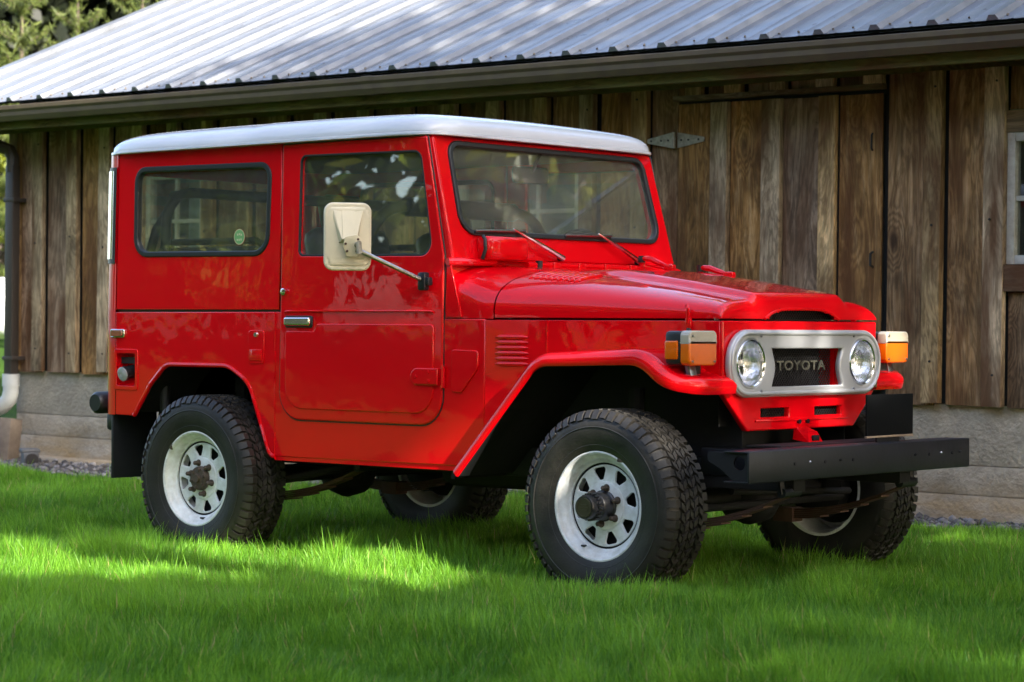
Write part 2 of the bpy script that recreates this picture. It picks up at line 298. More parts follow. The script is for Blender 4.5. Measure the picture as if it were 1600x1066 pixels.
def plate(name, m, parent, outline, holes=(), th=.02, bev=.004, fn=None, smooth=40, bres=2):
    """flat plate of thickness th with rounded edges; fn maps (u, v, depth) to world"""
    cu = bpy.data.curves.new('tmp', 'CURVE'); cu.dimensions = '2D'; cu.fill_mode = 'BOTH'; cu.extrude = max(th / 2 - bev, .0001); cu.bevel_depth = bev; cu.bevel_resolution = bres; cu.offset = -bev
    for loop in [outline] + list(holes):
        sp = cu.splines.new('POLY'); sp.points.add(len(loop) - 1); sp.use_cyclic_u = True
        for q, pt in zip(sp.points, loop): q.co = (pt[0], pt[1], 0, 1)
    o = bpy.data.objects.new('tmp', cu); COL.objects.link(o); dg = bpy.context.evaluated_depsgraph_get()
    me = bpy.data.meshes.new_from_object(o.evaluated_get(dg)); bpy.data.objects.remove(o); bpy.data.curves.remove(cu)
    me.name = name; me.materials.clear(); me.materials.append(MATS[m])
    bm = bmesh.new(); bm.from_mesh(me); bmesh.ops.remove_doubles(bm, verts=bm.verts, dist=1e-5)
    bm.normal_update(); bm.verts.index_update(); cap = [abs(f.normal.z) > .99 for f in bm.faces]
    if fn:
        for q in bm.verts: q.co = Vector(fn(*q.co))
    bmesh.ops.recalc_face_normals(bm, faces=bm.faces); bm.normal_update()
    # flat faces keep flat normals; only the rounded edge is shaded smooth
    nr = [None] * len(bm.verts)
    for f, c in zip(bm.faces, cap):
        if c:
            for q in f.verts: nr[q.index] = (nr[q.index] or Vector((0, 0, 0))) + f.normal * f.calc_area()
    nr = [tuple((n if n is not None and n.length > 1e-12 else v.normal).normalized()) for n, v in zip(nr, bm.verts)]
    bm.to_mesh(me); bm.free(); me.polygons.foreach_set('use_smooth', [True] * len(me.polygons)); me.normals_split_custom_set_from_vertices(nr)
    return link(name, me, parent)
def ring(outline, d):
    """offset a closed outline (roughly) by d along its normals; positive grows a counter-clockwise loop"""
    n = len(outline); P = [Vector(p) for p in outline]; area = sum(P[i].x * P[(i + 1) % n].y - P[(i + 1) % n].x * P[i].y for i in range(n)); sgn = 1 if area > 0 else -1; out = []
    for i in range(n):
        t = Vector((0, 0)); k = 1
        while t.length < 1e-6 and k < n: t = P[(i + k) % n] - P[i - k]; k += 1
        t.normalize(); out.append((P[i].x + sgn * t.y * d, P[i].y - sgn * t.x * d))
    return out
def frame_seal(name, m, parent, outline, wid, th, fn):
    return plate(name, m, parent, ring(outline, wid), [ring(outline, -wid * .7)], th, min(th * .45, wid * .4), fn)
def sub(t, a, b): return a + (b - a) * t
def sstep(a, b, x): t = max(0, min(1, (x - a) / (b - a))); return t * t * (3 - 2 * t)
#SECTIONS

# ================================================================== GROUND
def gh(x, y):
    """height of the lawn: flat round the car, rising gently behind the barn's left end"""
    d = max(0., -x - 7.5 + (y - 3) * .25)
    return .95 * sstep(0, 16, d) + .03 * sstep(.8, 2.4, y) * (1 - sstep(0, 3, d)) + .010 * math.sin(x * 1.9 + y * .7) * math.cos(y * 1.4 - x * .5)
xs = sorted(set([-260, -180, -120, -80, -60, -50, -42, -36] + [round(-32 + .8 * i, 2) for i in range(60)] + [17, 20, 25, 32, 42, 60, 90, 140, 220]))
ys = sorted(set([-260, -160, -100, -70, -50, -38, -30, -24, -19, -15] + [round(-12 + .8 * i, 2) for i in range(56)] + [34, 42, 55, 80, 120, 200, 300]))
g = MB(); g.grid([[(x, y, gh(x, y)) for y in ys] for x in xs]); lawn = g.build('lawn', 'lawn_soil', smooth=180); lawn['kind'] = 'structure'
def gravel_edge(x):
    e = 1.95 if x < -2.4 else sub(min(1, (x + 2.4) / 2), 1.95, 2.48)
    if x < -4.2: e -= .15 * min(1, (-4.2 - x) / 1.0)
    return e + .09 * math.sin(x * 2.3) + .05 * math.sin(x * 5.1 + 1)
gx = [-6.9 + .3 * i for i in range(36)]
g = MB(); g.grid([[(x, gravel_edge(x), gh(x, gravel_edge(x)) - .03), (x, gravel_edge(x) + .10, .036), (x, 2.6, .045), (x, 3.0, .05)] for x in gx]); gb = g.build('gravel_bed', 'gravel_dirt', smooth=180); gb['kind'] = 'structure'
def pebbles(n):
    ico = bmesh.new(); bmesh.ops.create_icosphere(ico, subdivisions=1, radius=1); ico.verts.index_update(); V = np.array([q.co[:] for q in ico.verts]); F = np.array([[q.index for q in f.verts] for f in ico.faces]); ico.free()
    V4 = np.concatenate([V]); P = []; T = []
    k = 0; FF = []
    for i in range(n):
        x = rng.uniform(-6.7, 3.4); e = gravel_edge(x); y = rng.uniform(e - .02, 2.86); s = .010 + .016 * rng.random() ** 2
        A = V * (s * rng.uniform(.75, 1.3, 3)) * (1 + .25 * (rng.random((len(V), 1)) - .5)); a = rng.uniform(0, 6.28); c, sn = math.cos(a), math.sin(a)
        A = A @ np.array([[c, sn, 0], [-sn, c, 0], [0, 0, .75]]); P.append(A + (x, y, .046 + s * .25 + .012 * rng.random())); FF.append(F + k); k += len(V); T.append(np.full(len(V), rng.random()))
    me = bpy.data.meshes.new('gravel'); me.from_pydata(np.concatenate(P).tolist(), [], np.concatenate(FF).tolist()); at = me.attributes.new('tone', 'FLOAT', 'POINT'); at.data.foreach_set('value', np.concatenate(T)); me.materials.append(MATS['pebble']); fin(me, 60)
    o = link('gravel', me); o['kind'] = 'stuff'; o['label'] = 'grey gravel strip along the foot of the barn wall'; o['category'] = 'gravel'
pebbles(5200)

# ================================================================== BARN
barn = empty('barn', (0, 0, -.0136)); barn.rotation_euler = (0, .0062, 0)
tag(barn, 'weathered board and batten barn with ribbed metal roof and concrete foundation', 'barn')
X0, X1, YW = -6.23, 6.2, 2.9
# foundation: the courses left by the form boards
for i, (z0, z1, dy) in enumerate(((-.2, .205, 0), (.205, .36, .003), (.36, .705, .001))):
    b = MB(); b.b2((X0 + .01, YW + .03 + dy, z0 + (.003 if i else 0)), (X1, YW + .30, z1), bev=.004); b.build('foundation_course', 'concrete', barn)
b = MB(); b.b2((X0 - .02, YW - .13, -.25), (X1, YW + .04, .062), bev=.012); b.build('footing', 'concrete', barn)
# battens: right edges, and where windows and the door cut the boards
BR = [-6.00, -5.848, -5.456, -5.111, -4.75, -4.39, -4.03, -3.67, -3.31, -2.94, -2.565, -2.21, -1.844, -1.475, -1.103, -.748, -.367, .022, .294, .584, .898, 1.203, 1.562, 1.927, 2.30, 2.67, 3.04, 3.41, 3.78, 4.15, 4.52, 4.89, 5.26, 5.63, 6.0]
BW = .112
WINS = [(-4.745, -4.145), (-1.84, -.865), (1.932, 2.92)]; WZ = (1.40, 2.07)
DOOR = (-.164, 1.194, .74, 2.325)
ZB, ZT = .675, 2.47
def cuts(x0, x1):
    xm = (x0 + x1) / 2
    for a, c in WINS:
        if a - .02 < xm < c + .02: return [(ZB, WZ[0] - .145), (WZ[1] + .118, ZT)]
    if DOOR[0] < xm < DOOR[1]: return [(2.362, ZT)]
    return [(ZB, ZT)]
def plank(name, x0, x1, y0, y1, z0, z1, m, parent=barn, w=.004, tilt=0):
    """rough plank: a bevelled box with slightly uneven corners"""
    b = MB(); j = lambda s: random.uniform(-s, s); zb = z0 + j(.006)
    V = []
    for z in (z0, z1):
        dx = tilt * (z - z0)
        for (x, y) in ((x0 + w, y0), (x1 - w, y0), (x1, y0 + w), (x1, y1), (x0, y1), (x0, y0 + w)): V.append((x + j(.002) + dx, y + j(.0012), z + j(.0025)))
    f = [(0, 1, 7, 6), (1, 2, 8, 7), (2, 3, 9, 8), (3, 4, 10, 9), (4, 5, 11, 10), (5, 0, 6, 11), (5, 4, 3, 2, 1, 0), (6, 7, 8, 9, 10, 11)]
    b.add(V, f); return b.build(name, m, parent, smooth=0)
edges = [X0] + [x - BW / 2 for x in BR[1:]] + [X1]
for i in range(len(edges) - 1):
    a, c = (edges[i] + .003 if i == 0 else BR[i] + random.uniform(.012, .024)), edges[i + 1] - .003
    lip = random.uniform(-.006, .006)
    pieces = []
    # split a board at door and window jambs
    cutx = sorted([a, c] + [q for wdw in WINS for q in wdw if a + .03 < q < c - .03] + [q for q in DOOR[:2] if a + .03 < q < c - .03])
    for p, q in zip(cutx[:-1], cutx[1:]):
        for z0, z1 in cuts(p, q): plank('board', p, q, YW + lip * .3, YW + .025, z0 + random.uniform(-.012, .012) if z0 < 1 else z0, z1, 'board_wood')
for i, x in enumerate(BR):
    a, c = x - BW * random.uniform(.92, 1.08), x
    if i == 0: a, c = X0, X0 + .10
    for z0, z1 in cuts(a, c): plank('batten', a, c, YW - .044 + random.uniform(-.004, .004), YW - .003, z0 + random.uniform(-.01, .012) if z0 < 1 else z0, z1, 'batten_wood', tilt=random.uniform(-.004, .004))
NAIL = None
for i, x in enumerate(BR[1:]):
    for z in (.86, 1.62, 2.30):
        if not any(a - .02 < x - BW / 2 < c + .02 and WZ[0] - .2 < z < WZ[1] + .2 for a, c in WINS) and not (DOOR[0] < x - BW / 2 < DOOR[1]):
            if NAIL is None: NAIL = MB().tube([(0, 0, 0), (0, -.006, 0)], .0065, 7).build('nail', 'iron', barn)
            else: NAIL = NAIL.copy(); COL.objects.link(NAIL)
            NAIL.location = (x - BW / 2 + random.uniform(-.025, .025), YW - .046, z + random.uniform(-.06, .06))
plank('corner_board', X0 - .025, X0 - .001, YW - .03, YW + .12, ZB, ZT, 'batten_wood')
b = MB(); b.b2((X0 + .02, YW + .028, ZB), (X1, YW + .05, WZ[0] - .16)); b.b2((X0 + .02, YW + .028, WZ[1] + .13), (X1, YW + .05, ZT + .2)); lo = X0 + .02
for a, c in WINS + [(X1, X1)]: b.b2((lo, YW + .028, WZ[0] - .1595), (a - .02, YW + .05, WZ[1] + .1295)); lo = c + .02
b.build('wall_backing', 'dark_room', barn)
b = MB(); b.b2((X0, YW + .3, -.2), (X0 + .05, 8.2, ZT)); b.b2((X1 - .05, YW + .3, -.2), (X1, 8.2, ZT)); b.b2((X0, 8.2, -.2), (X1, 8.25, ZT)); b.build('far_wall', 'board_wood', barn)
# door
door = plank('door', DOOR[0] + .01, DOOR[1] - .008, YW + .004, YW + .026, DOOR[2], DOOR[3] - .012, 'iron')
dx = [DOOR[0] + .006, .146, .497, .86, DOOR[1] - .004]
for i in range(4): plank('door_board', dx[i] + (.002 if i == 0 else .062), dx[i + 1] + (-.002 if i == 3 else .03), YW - .012, YW + .003, DOOR[2], DOOR[3] - random.uniform(.008, .016), 'board_wood', door)
for a, c in ((.087, .205), (.434, .561), (.807, .913)): plank('door_batten', a, c, YW - .046, YW - .0125, DOOR[2], DOOR[3] - .012, 'batten_wood', door)
plank('door_header', DOOR[0] - .01, DOOR[1] + .015, YW - .050, YW - .0035, 2.332, 2.360, 'trim_wood')
# strap hinge: two pointed leaves and a knuckle, screws
hz, hx = 2.115, -.17
hin = plate('hinge', 'hinge_metal', door, rpoly([(hx + .012, hz - .045, .004), (hx + .20, hz - .012, .006), (hx + .20, hz + .012, .006), (hx + .012, hz + .045, .004)]), [], .006, .0015, lambda u, v, d: (u, YW - .0155 + d, v))
plate('hinge_leaf', 'hinge_metal', hin, rpoly([(hx - .012, hz - .045, .004), (hx - .012, hz + .045, .004), (hx - .19, hz + .012, .006), (hx - .19, hz - .012, .006)]), [], .006, .0015, lambda u, v, d: (u, YW - .032 + d, v))
MB().tube([(hx, YW - .036, hz - .045), (hx, YW - .036, hz + .045)], .011, 10).build('hinge_knuckle', 'hinge_metal', hin)
b = MB()
for q in (-.16, -.09, -.04): b.tube([(hx + q, YW - .034, hz), (hx + q, YW - .038, hz)], .006, 8)
for q in (.16, .09, .04): b.tube([(hx + q, YW - .018, hz), (hx + q, YW - .022, hz)], .006, 8)
b.build('hinge_screws', 'iron', hin)
MB().tube([(1.135, YW - .02, 2.10), (1.135, YW - .03, 2.09), (1.135, YW - .03, 2.02), (1.135, YW - .02, 2.01)], .006, 6).build('door_hasp', 'iron', door)
MB().tube([(1.145, YW - .02, 1.47), (1.145, YW - .045, 1.46), (1.145, YW - .045, 1.40), (1.145, YW - .02, 1.39)], .007, 6).build('door_pull', 'iron', door)
# windows
for wi, (a, c) in enumerate(WINS):
    z0, z1 = WZ; fwid = .045
    wf = MB(); wf.b2((a, YW - .012, z0), (a + fwid, YW + .05, z1), bev=.003); wf.b2((c - fwid, YW - .012, z0), (c, YW + .05, z1), bev=.003)
    wf.b2((a + fwid, YW - .010, z1 - fwid), (c - fwid, YW + .05, z1), bev=.003); wf.b2((a + fwid, YW - .010, z0), (c - fwid, YW + .05, z0 + fwid), bev=.003)
    wf = wf.build('window', 'window_paint', barn)
    nx = 3 if c - a > .8 else 2
    for k in range(1, nx): x = a + fwid + (c - a - 2 * fwid) * k / nx; MB().b2((x - .012, YW + .002, z0 + fwid), (x + .012, YW + .03, z1 - fwid), bev=.002).build('muntin', 'window_paint', wf)
    zm = (z0 + z1) / 2; MB().b2((a + fwid, YW + .0005, zm - .013), (c - fwid, YW + .0315, zm + .013), bev=.002).build('muntin', 'window_paint', wf)
    for k in range(nx):
        for q in range(2):
            xa = a + fwid + (c - a - 2 * fwid) * k / nx + .002; xb = a + fwid + (c - a - 2 * fwid) * (k + 1) / nx - .002
            za, zb = ((z0 + fwid, zm), (zm, z1 - fwid))[q]
            mesh_ = mesh('pane', [(xa, YW + .022, za), (xb, YW + .022 + random.uniform(-.002, .002), za), (xb, YW + .022, zb), (xa, YW + .022 + random.uniform(-.002, .002), zb)], [(0, 1, 2, 3)], 'house_glass', 0); link('pane', mesh_, wf)
    b = MB(); b.b2((a - .05, YW + .30, z0 - .2), (c + .05, YW + .31, z1 + .2)); b.build('room_dark', 'dark_room', wf)  # near-black sheet painted to stand in for the unlit room
    # a pale curtain hanging inside
    P = []
    for i in range(17):
        u = i / 16; P.append([(sub(u, a + .30, c), YW + .12 + .012 * math.sin(u * 40), z) for z in (z0, z1)])
    b = MB(); b.grid(P); b.build('curtain', 'curtain', wf, 60)
    plank('window_header', a - .02, c + .05, YW - .020, YW + .02, z1 + .003, z1 + .115, 'trim_wood')
    plank('window_sill', a - .005, c + .05, YW - .034, YW + .02, z0 - .14, z0 - .004, 'trim_wood')
# eaves: soffit boards, frieze, fascia, gutter
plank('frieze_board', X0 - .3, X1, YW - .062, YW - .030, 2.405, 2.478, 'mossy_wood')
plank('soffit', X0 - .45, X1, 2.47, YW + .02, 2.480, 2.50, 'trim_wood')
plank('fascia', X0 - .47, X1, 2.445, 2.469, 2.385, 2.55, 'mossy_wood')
prof = [(2.443, 2.555), (2.443, 2.435), (2.375, 2.432), (2.352, 2.470), (2.350, 2.500), (2.335, 2.520), (2.333, 2.548), (2.345, 2.552), (2.345, 2.544), (2.349, 2.544), (2.349, 2.524), (2.362, 2.505), (2.364, 2.474), (2.382, 2.444), (2.434, 2.446), (2.434, 2.555)]
def gut(xa, xb, sc_=1):
    b = MB(); n = len(prof); cy = 2.39; cz = 2.49; pr = [((y - cy) * sc_ + cy, (z - cz) * sc_ + cz) for y, z in prof]
    b.add([(xa, y, z) for y, z in pr] + [(xb, y, z) for y, z in pr], [(i, i + 1, n + i + 1, n + i) for i in range(n - 1)]); return b
gt = gut(X0 - .48, X1, .88).build('gutter', 'gutter', barn, 25)
gut(-2.14, -2.05, .93).build('gutter_joint', 'gutter', gt, 25); gut(2.6, 2.69, .93).build('gutter_joint', 'gutter', gt, 25)
# ribbed metal roof
PT = R(23.0); cp, sp_ = math.cos(PT), math.sin(PT); YE, ZE = 2.385, 2.578; LEN = 5.6; RX0 = -6.72
def rf(x, s, h): return (x, YE + s * cp - h * sp_, ZE + s * sp_ + h * cp)
ribx = [-5.619 + .3365 * i for i in range(-3, 36)]
P = []; x = RX0
prx = []
for i, rx in enumerate(ribx):
    prx += [(rx + .095, 0), (rx + .107, .004), (rx + .119, 0), (rx + .205, 0), (rx + .217, .004), (rx + .229, 0)]
prx = [(RX0, 0)] + [q for q in prx if q[0] > RX0 + .01]
b = MB(); b.grid([[rf(x, s, h) for s in (0, LEN)] for x, h in prx]); b.grid([[rf(x, s, -.02) for s in (0.01, LEN)] for x in (RX0, prx[-1][0])])
roof = b.build('roof', 'roof_metal', barn, 20)
b = MB(); sec = [(-.036, .0006), (-.018, .028), (.018, .028), (.036, .0006)]
b.add([rf(x, 0, h) for x, h in sec] + [rf(x, LEN, h) for x, h in sec], [(0, 1, 5, 4), (1, 2, 6, 5), (2, 3, 7, 6), (3, 2, 1, 0), (4, 5, 6, 7)])
rib0 = b.build('rib', 'roof_metal', roof, 0); rib0.location.x = ribx[0] + .33
for rx in ribx[2:]:
    o = rib0.copy(); COL.objects.link(o); o.location.x = rx
b = MB()
for rx in ribx[1:]:
    for q in (.05, .17, .29):
        p0 = rf(rx + q, .07 + random.uniform(-.01, .01), .001); p1 = rf(rx + q, .07, .008); b.tube([p0, p1], .006, 6)
b.build('roof_screws', 'gutter', roof)['kind'] = 'stuff'
b = MB()
for k in range(46):
    x, q, a, l = random.uniform(-6, 3.5), random.uniform(.05, 1.6) ** 1.2, random.uniform(0, 6), random.uniform(.008, .022); ux, us = math.cos(a) * l, math.sin(a) * l
    b.add([rf(x - ux, q - us, .0055), rf(x + us * .4, q - ux * .4, .0075), rf(x + ux, q + us, .0060), rf(x - us * .4, q + ux * .4, .0065)], [(0, 1, 2, 3)])
ob = b.build('leaf_litter', 'bark', roof, 0); ob['kind'] = 'stuff'
b = MB(); yr, zr = rf(0, LEN, 0)[1:]; b.grid([[(x, yr, zr - .003), (x, yr + LEN * cp, zr - LEN * sp_)] for x in (RX0, X1 + .4)]); b.build('back_slope', 'roof_metal', roof)
b = MB(); V = []
for s in (-.03, LEN):
    for dx_, h in ((-.06, -.10), (.055, -.10), (.055, .034), (-.06, .034)): V.append(rf(RX0 + dx_, s, h))
b.add(V, [(0, 1, 2, 3), (7, 6, 5, 4), (0, 4, 5, 1), (1, 5, 6, 2), (2, 6, 7, 3), (3, 7, 4, 0)]); b.build('rake_trim', 'roof_metal', roof, 0)
b = MB(); b.add([(X0 + .01, YW + .06, ZT - .05), (X0 + .01, 8.2, ZT - .05), (X0 + .01, yr, zr - .1)], [(0, 1, 2)]); b.add([(X1 - .01, YW + .06, ZT - .05), (X1 - .01, 8.2, ZT - .05), (X1 - .01, yr, zr - .1)], [(0, 1, 2)]); b.build('gable', 'board_wood', barn)
# downspout: square brown pipe, brown elbow at the top, white elbow at the foot
DX, DY = -6.115, YW - .10
b = MB(); b.b2((DX - .045, DY - .035, .60), (DX + .045, DY + .035, 2.17), bev=.008); dsp = b.build('downspout', 'pipe_brown', barn)
b = MB(); b.tube([(DX, DY, 2.12), (DX, DY, 2.22), (DX - .03, DY - .01, 2.28), (DX - .10, DY - .05, 2.31), (DX - .30, DY - .25, 2.38), (DX - .36, DY - .33, 2.45)], .048, 10); b.build('upper_elbow', 'pipe_brown', dsp)
b = MB(); b.tube([(DX, DY, .64), (DX, DY, .52), (DX - .022, DY, .465), (DX - .08, DY - .01, .415), (DX - .17, DY - .01, .385), (DX - .60, DY - .03, .30)], .058, 14); b.tube([(DX, DY, .65), (DX, DY, .56)], .064, 14); b.build('lower_elbow', 'pvc_white', dsp, 40)
for z in (.75, 1.9):
    MB().b2((DX - .06, DY - .038, z), (DX + .06, YW - .02, z + .03), bev=.003).build('pipe_strap', 'pipe_brown', dsp)

# ------------------------------------------------------------------ small things along the wall
b = MB(); b.b2((-.065, -.06, 0), (.065, .06, .34), bev=.01); tp = b.build('timber_post', 'grey_post', loc=(-5.98, 2.66, .02), rot=(R(-5), R(2), R(8))); tag(tp, 'short grey timber post leaning on the foundation corner under the white elbow', 'post')
dr = empty('drain_outlet', (-5.50, 2.50, .04)); tag(dr, 'small dark grey drain fitting lying on the gravel by the wall', 'drain fitting')
b = MB(); b.b2((-.075, -.055, 0), (.075, .055, .10), bev=.012); b.build('drain_body', 'cast_grey', dr); b = MB(); b.b2((-.095, -.065, .095), (.060, .065, .125), bev=.01); b.build('drain_lid', 'cast_grey', dr)
b = MB(); b.tube([(.074, 0, .05), (.11, 0, .05)], [.045, .045], 14); b.build('drain_spout', 'iron', dr)
dr.rotation_euler = (0, 0, R(-30))
bp_ = empty('brick_planter', (-6.45, 2.55, .02)); tag(bp_, 'low red brick planter at the left edge beyond the downspout', 'planter')
for r_ in range(4):
    for k in range(4):
        xx = -.40 + k * .215 + (.1 if r_ % 2 else 0)
        o = MB().b2((-.10, -.05, 0), (.10, .05, .063), bev=.006).build('brick', 'brick_red', bp_); o.location = (xx - .1, random.uniform(-.004, .004), r_ * .073)
b = MB(); b.b2((-.6, -.06, .292), (.12, .06, .325), bev=.005); b.build('planter_cap', 'brick_red', bp_)
o = plank('fallen_plank', -.30, .30, -.05, .05, 0, .02, 'trim_wood', None); o.location = (-3.05, 1.95, .075); o.rotation_euler = (0, 0, R(12)); tag(o, 'narrow bare plank lying on the ground behind the mud flap', 'plank')
# white gas tank far left behind the barn
tk = empty('gas_tank', (-15.55, 8.8, gh(-15.55, 8.8))); tag(tk, 'white gas tank standing on the grass beyond the left end of the barn', 'tank')
tz = 1.22 - gh(-15.55, 8.8)
prf = [(0, -1.15)] + [(.36 * math.sin(t * math.pi / 12), -.95 - .2 * math.cos(t * math.pi / 12)) for t in range(1, 6)] + [(.36, -.92), (.36, .92)] + [(.36 * math.sin(t * math.pi / 12), .95 + .2 * math.cos(t * math.pi / 12)) for t in range(5, 0, -1)] + [(0, 1.15)]
MTK = Matrix.Translation((0, 0, tz)) @ Matrix.Rotation(R(35), 4, 'Z') @ Matrix.Rotation(R(90), 4, 'Y')
b = MB(); b.lathe(prf, 28, MTK); b.build('shell', 'tank_white', tk, 40)
for q in (-.6, .6):
    b = MB(); b.box((0, 0, 0), (.12, .5, max(.1, tz - .22)), Matrix.Translation((q * math.cos(R(35)), q * math.sin(R(35)), (tz - .25) / 2)) @ Matrix.Rotation(R(35), 4, 'Z'), .01); b.build('support', 'concrete', tk)
b = MB(); b.lathe([(0, .46), (.10, .45), (.11, .40), (.11, .30)], 16, Matrix.Translation((0, 0, tz))); b.build('dome', 'tank_white', tk)
b = MB(); b.box((.62, -.24, tz + .10), (.5, .012, .07), Matrix.Rotation(R(35), 4, 'Z')); b.build('marking', 'iron', tk)

# ================================================================== VEHICLE (x forward, rear axle at x = 0, near side at -y)
car = empty('off_road_vehicle'); tag(car, 'red short-wheelbase off-road vehicle with white roof parked on the grass beside the barn', 'vehicle')
YB, XF, WB, WZC = .765, 2.635, 2.285, .360
def tum(z): return -.022 * max(0, z - 1.1)
def half(x): return YB if x < 1.62 else sub(min(1, (x - 1.62) / (2.625 - 1.62)), YB, .547)
def sfn(s, Y, th, f=None): return lambda u, v, d: (u, s * (Y + (f(u) if f else 0) + tum(v) - th / 2 + d), v)
def rect(x0, z0, x1, z1, r): return rpoly([(x0, z0, r), (x1, z0, r), (x1, z1, r), (x0, z1, r)])
FP = rpoly([(1.478, .468), (1.912, .940, .17), (2.450, .964, .22), (2.572, .872, .17), (2.636, .858)], closed=False, seg=9)
for s in (-1, 1):
    # tub side with the rear wheel arch, rocker and cowl side
    out = rpoly([(-.665, .622), (-.535, .620, .03), (-.425, .765, .16), (-.315, .862, .10), (.105, .862, .16), (.240, .790, .16), (.375, .470, .05), (1.480, .474, .01), (1.62, .626), (1.62, 1.072), (1.40, 1.072), (1.40, 1.100), (-.665, 1.100)])
    holes = [rect(-.655, .755, -.520, .910, .012)] if s < 0 else []
    bs = plate('body_side', 'red', car, out, holes, .022, .006, sfn(s, YB, .022))
    arch = [p for p in out if -.536 < p[0] < .42 and p[1] < .87 and p[1] > .465]
    # rolled edge of the arch and the dark liner behind it
    arch.sort(key=lambda q: q[0]); MB().tube([(x, s * (YB - .004), z) for x, z in arch], .011, 8).build('arch_lip', 'red', bs)
    b = MB(); b.grid([[(x, s * y, z + .012) for y in (YB - .02, .44)] for x, z in arch]); b.build('wheel_well', 'underbody', car, 40)
    b = MB(); b.b2((-.56, s * .44, .42), (.42, s * .445, .90)); b.build('wheel_well', 'underbody', car)
    # apron beside the engine, under the hood, with louvres
    lo = [p for p in FP if p[0] > 1.625 and p[0] < 2.62]
    out2 = [(1.6205, .63)] + [(x, z - .015) for x, z in lo] + [(2.622, .83), (2.622, 1.069), (1.6205, 1.069)]
    ap = plate('front_side_panel', 'red', car, out2, [], .016, .003, sfn(s, 0, .016, half))
    for k in range(6):
        z = .893 + k * .0215; P = [(sub(t / 6, 1.668, 1.815), 0) for t in range(7)]
        MB().tube([(x, s * (half(x) + .000), z) for x, _ in P], [.002] + [.0105] * 5 + [.002], 8).build('side_louvre', 'red', ap)
    MB().b2((1.894, s * (half(1.895) - .002), .93), (1.900, s * (half(1.895) + .003), 1.068)).build('panel_seam', 'red', ap)
    # cowl-side hatch
    fl = plate('vent_flap', 'red', car, rpoly([(1.445, .775, .015), (1.50, .772, .02), (1.588, .872, .025), (1.588, .945, .015), (1.445, .948, .015)]), [], .010, .004, sfn(s, .7725, .010))
    # fender: a loft along the arch line
    # top surface, then a rolled skirt round its rim (outer side, rounded corner, front edge)
    P = []; rim_p = []; n = len(FP); xe_ = FP[-1][0]; rr_ = .042; cr = .10
    fp_ = list(FP[:-1]); (xa, za), (xb, zb) = FP[-2], FP[-1]
    # finer samples towards the front so that the corner is round in plan
    t0 = max(0, min(1, (xe_ - cr - xa) / (xb - xa))); fp_ = [q for q in FP if q[0] < xe_ - cr] 
    for k in range(11):
        x = xe_ - cr + cr * math.sin(k / 10 * math.pi / 2); j = max(i for i in range(n - 1) if FP[i][0] <= x + 1e-9); u = (x - FP[j][0]) / (FP[j + 1][0] - FP[j][0]); fp_.append((x, sub(u, FP[j][1], FP[j + 1][1])))
    n = len(fp_)
    for i, (x, z) in enumerate(fp_):
        a = fp_[max(0, i - 1)]; c = fp_[min(n - 1, i + 1)]; t = Vector((c[0] - a[0], c[1] - a[1])).normalized(); nn = Vector((-t.y, 0, t.x))
        ye = .812 - rr_ - (cr - math.sqrt(max(0, cr * cr - max(0, x - (xe_ - cr)) ** 2))); yi = min(half(x), .755) - .02
        if x > 2.56: yi = .50
        P.append([(x, s * sub(k / 5, yi, ye), z) for k in range(6)]); rim_p.append((Vector((x, s * ye, z)), nn, sub(max(0, min(1, (x - 1.85) / .25)), .012, .026)))
    last = P[-1]; rim_p += [(Vector(last[k]), nn, .026) for k in (3, 1, 0)]
    rows = []
    for i, (p_, nn, lip) in enumerate(rim_p):
        T_ = (rim_p[min(i + 1, len(rim_p) - 1)][0] - rim_p[max(0, i - 1)][0]).normalized(); O_ = T_.cross(nn).normalized() * (1 if s < 0 else -1)
        row = [p_ + O_ * rr_ * math.sin(q) - nn * rr_ * .85 * (1 - math.cos(q)) for q in [k / 7 * math.pi / 2 for k in range(8)]]
        row += [p_ + O_ * rr_ - nn * (rr_ * .85 + lip * .8), p_ + O_ * (rr_ - .003) - nn * (rr_ * .85 + lip), p_ + O_ * (rr_ - .012) - nn * (rr_ * .85 + lip + .001), p_ + O_ * (rr_ - .016) - nn * (rr_ * .85 + lip - .008)]; rows.append([tuple(v) for v in row])
    b = MB(); b.grid(P); b.grid(rows); me_ = b.build('fender', 'red', car, 50); bm = bmesh.new(); bm.from_mesh(me_.data); bmesh.ops.remove_doubles(bm, verts=bm.verts, dist=1e-4); bmesh.ops.recalc_face_normals(bm, faces=bm.faces); bm.to_mesh(me_.data); bm.free(); fin(me_.data, 50)
    b = MB(); b.grid([[(x, s * y, z - .035) for y in (.77, .36)] for x, z in FP if x < 2.57]); b.build('wheel_well', 'underbody', car, 40)
    b = MB(); b.b2((1.44, s * .36, .44), (2.60, s * .365, .98)); b.build('wheel_well', 'underbody', car)
    b = MB(); b.b2((1.42, s * .36, .42), (1.44, s * .74, 1.0)); b.build('wheel_well', 'underbody', car)
    # hardtop side and quarter window
    wh = rpoly([(-.530, 1.366, .075), (.345, 1.358, .085), (.352, 1.742, .055), (-.532, 1.752, .055)])
    hs = plate('hardtop_side', 'red', car, [(-.665, 1.110), (.425, 1.110), (.425, 1.836), (-.665, 1.836)], [wh], .022, .005, sfn(s, YB - .001, .022))
    frame_seal('window_seal', 'rubber', hs, wh, .015, .030, sfn(s, YB + .005, .030))
    plate('window_glass', 'glass', hs, ring(wh, .004), [], .005, .001, sfn(s, YB - .012, .005))
    MB().b2((-.66, s * (YB - .020), 1.085), (.425, s * (YB - .014), 1.125)).build('belt_seal', 'rubber', car)
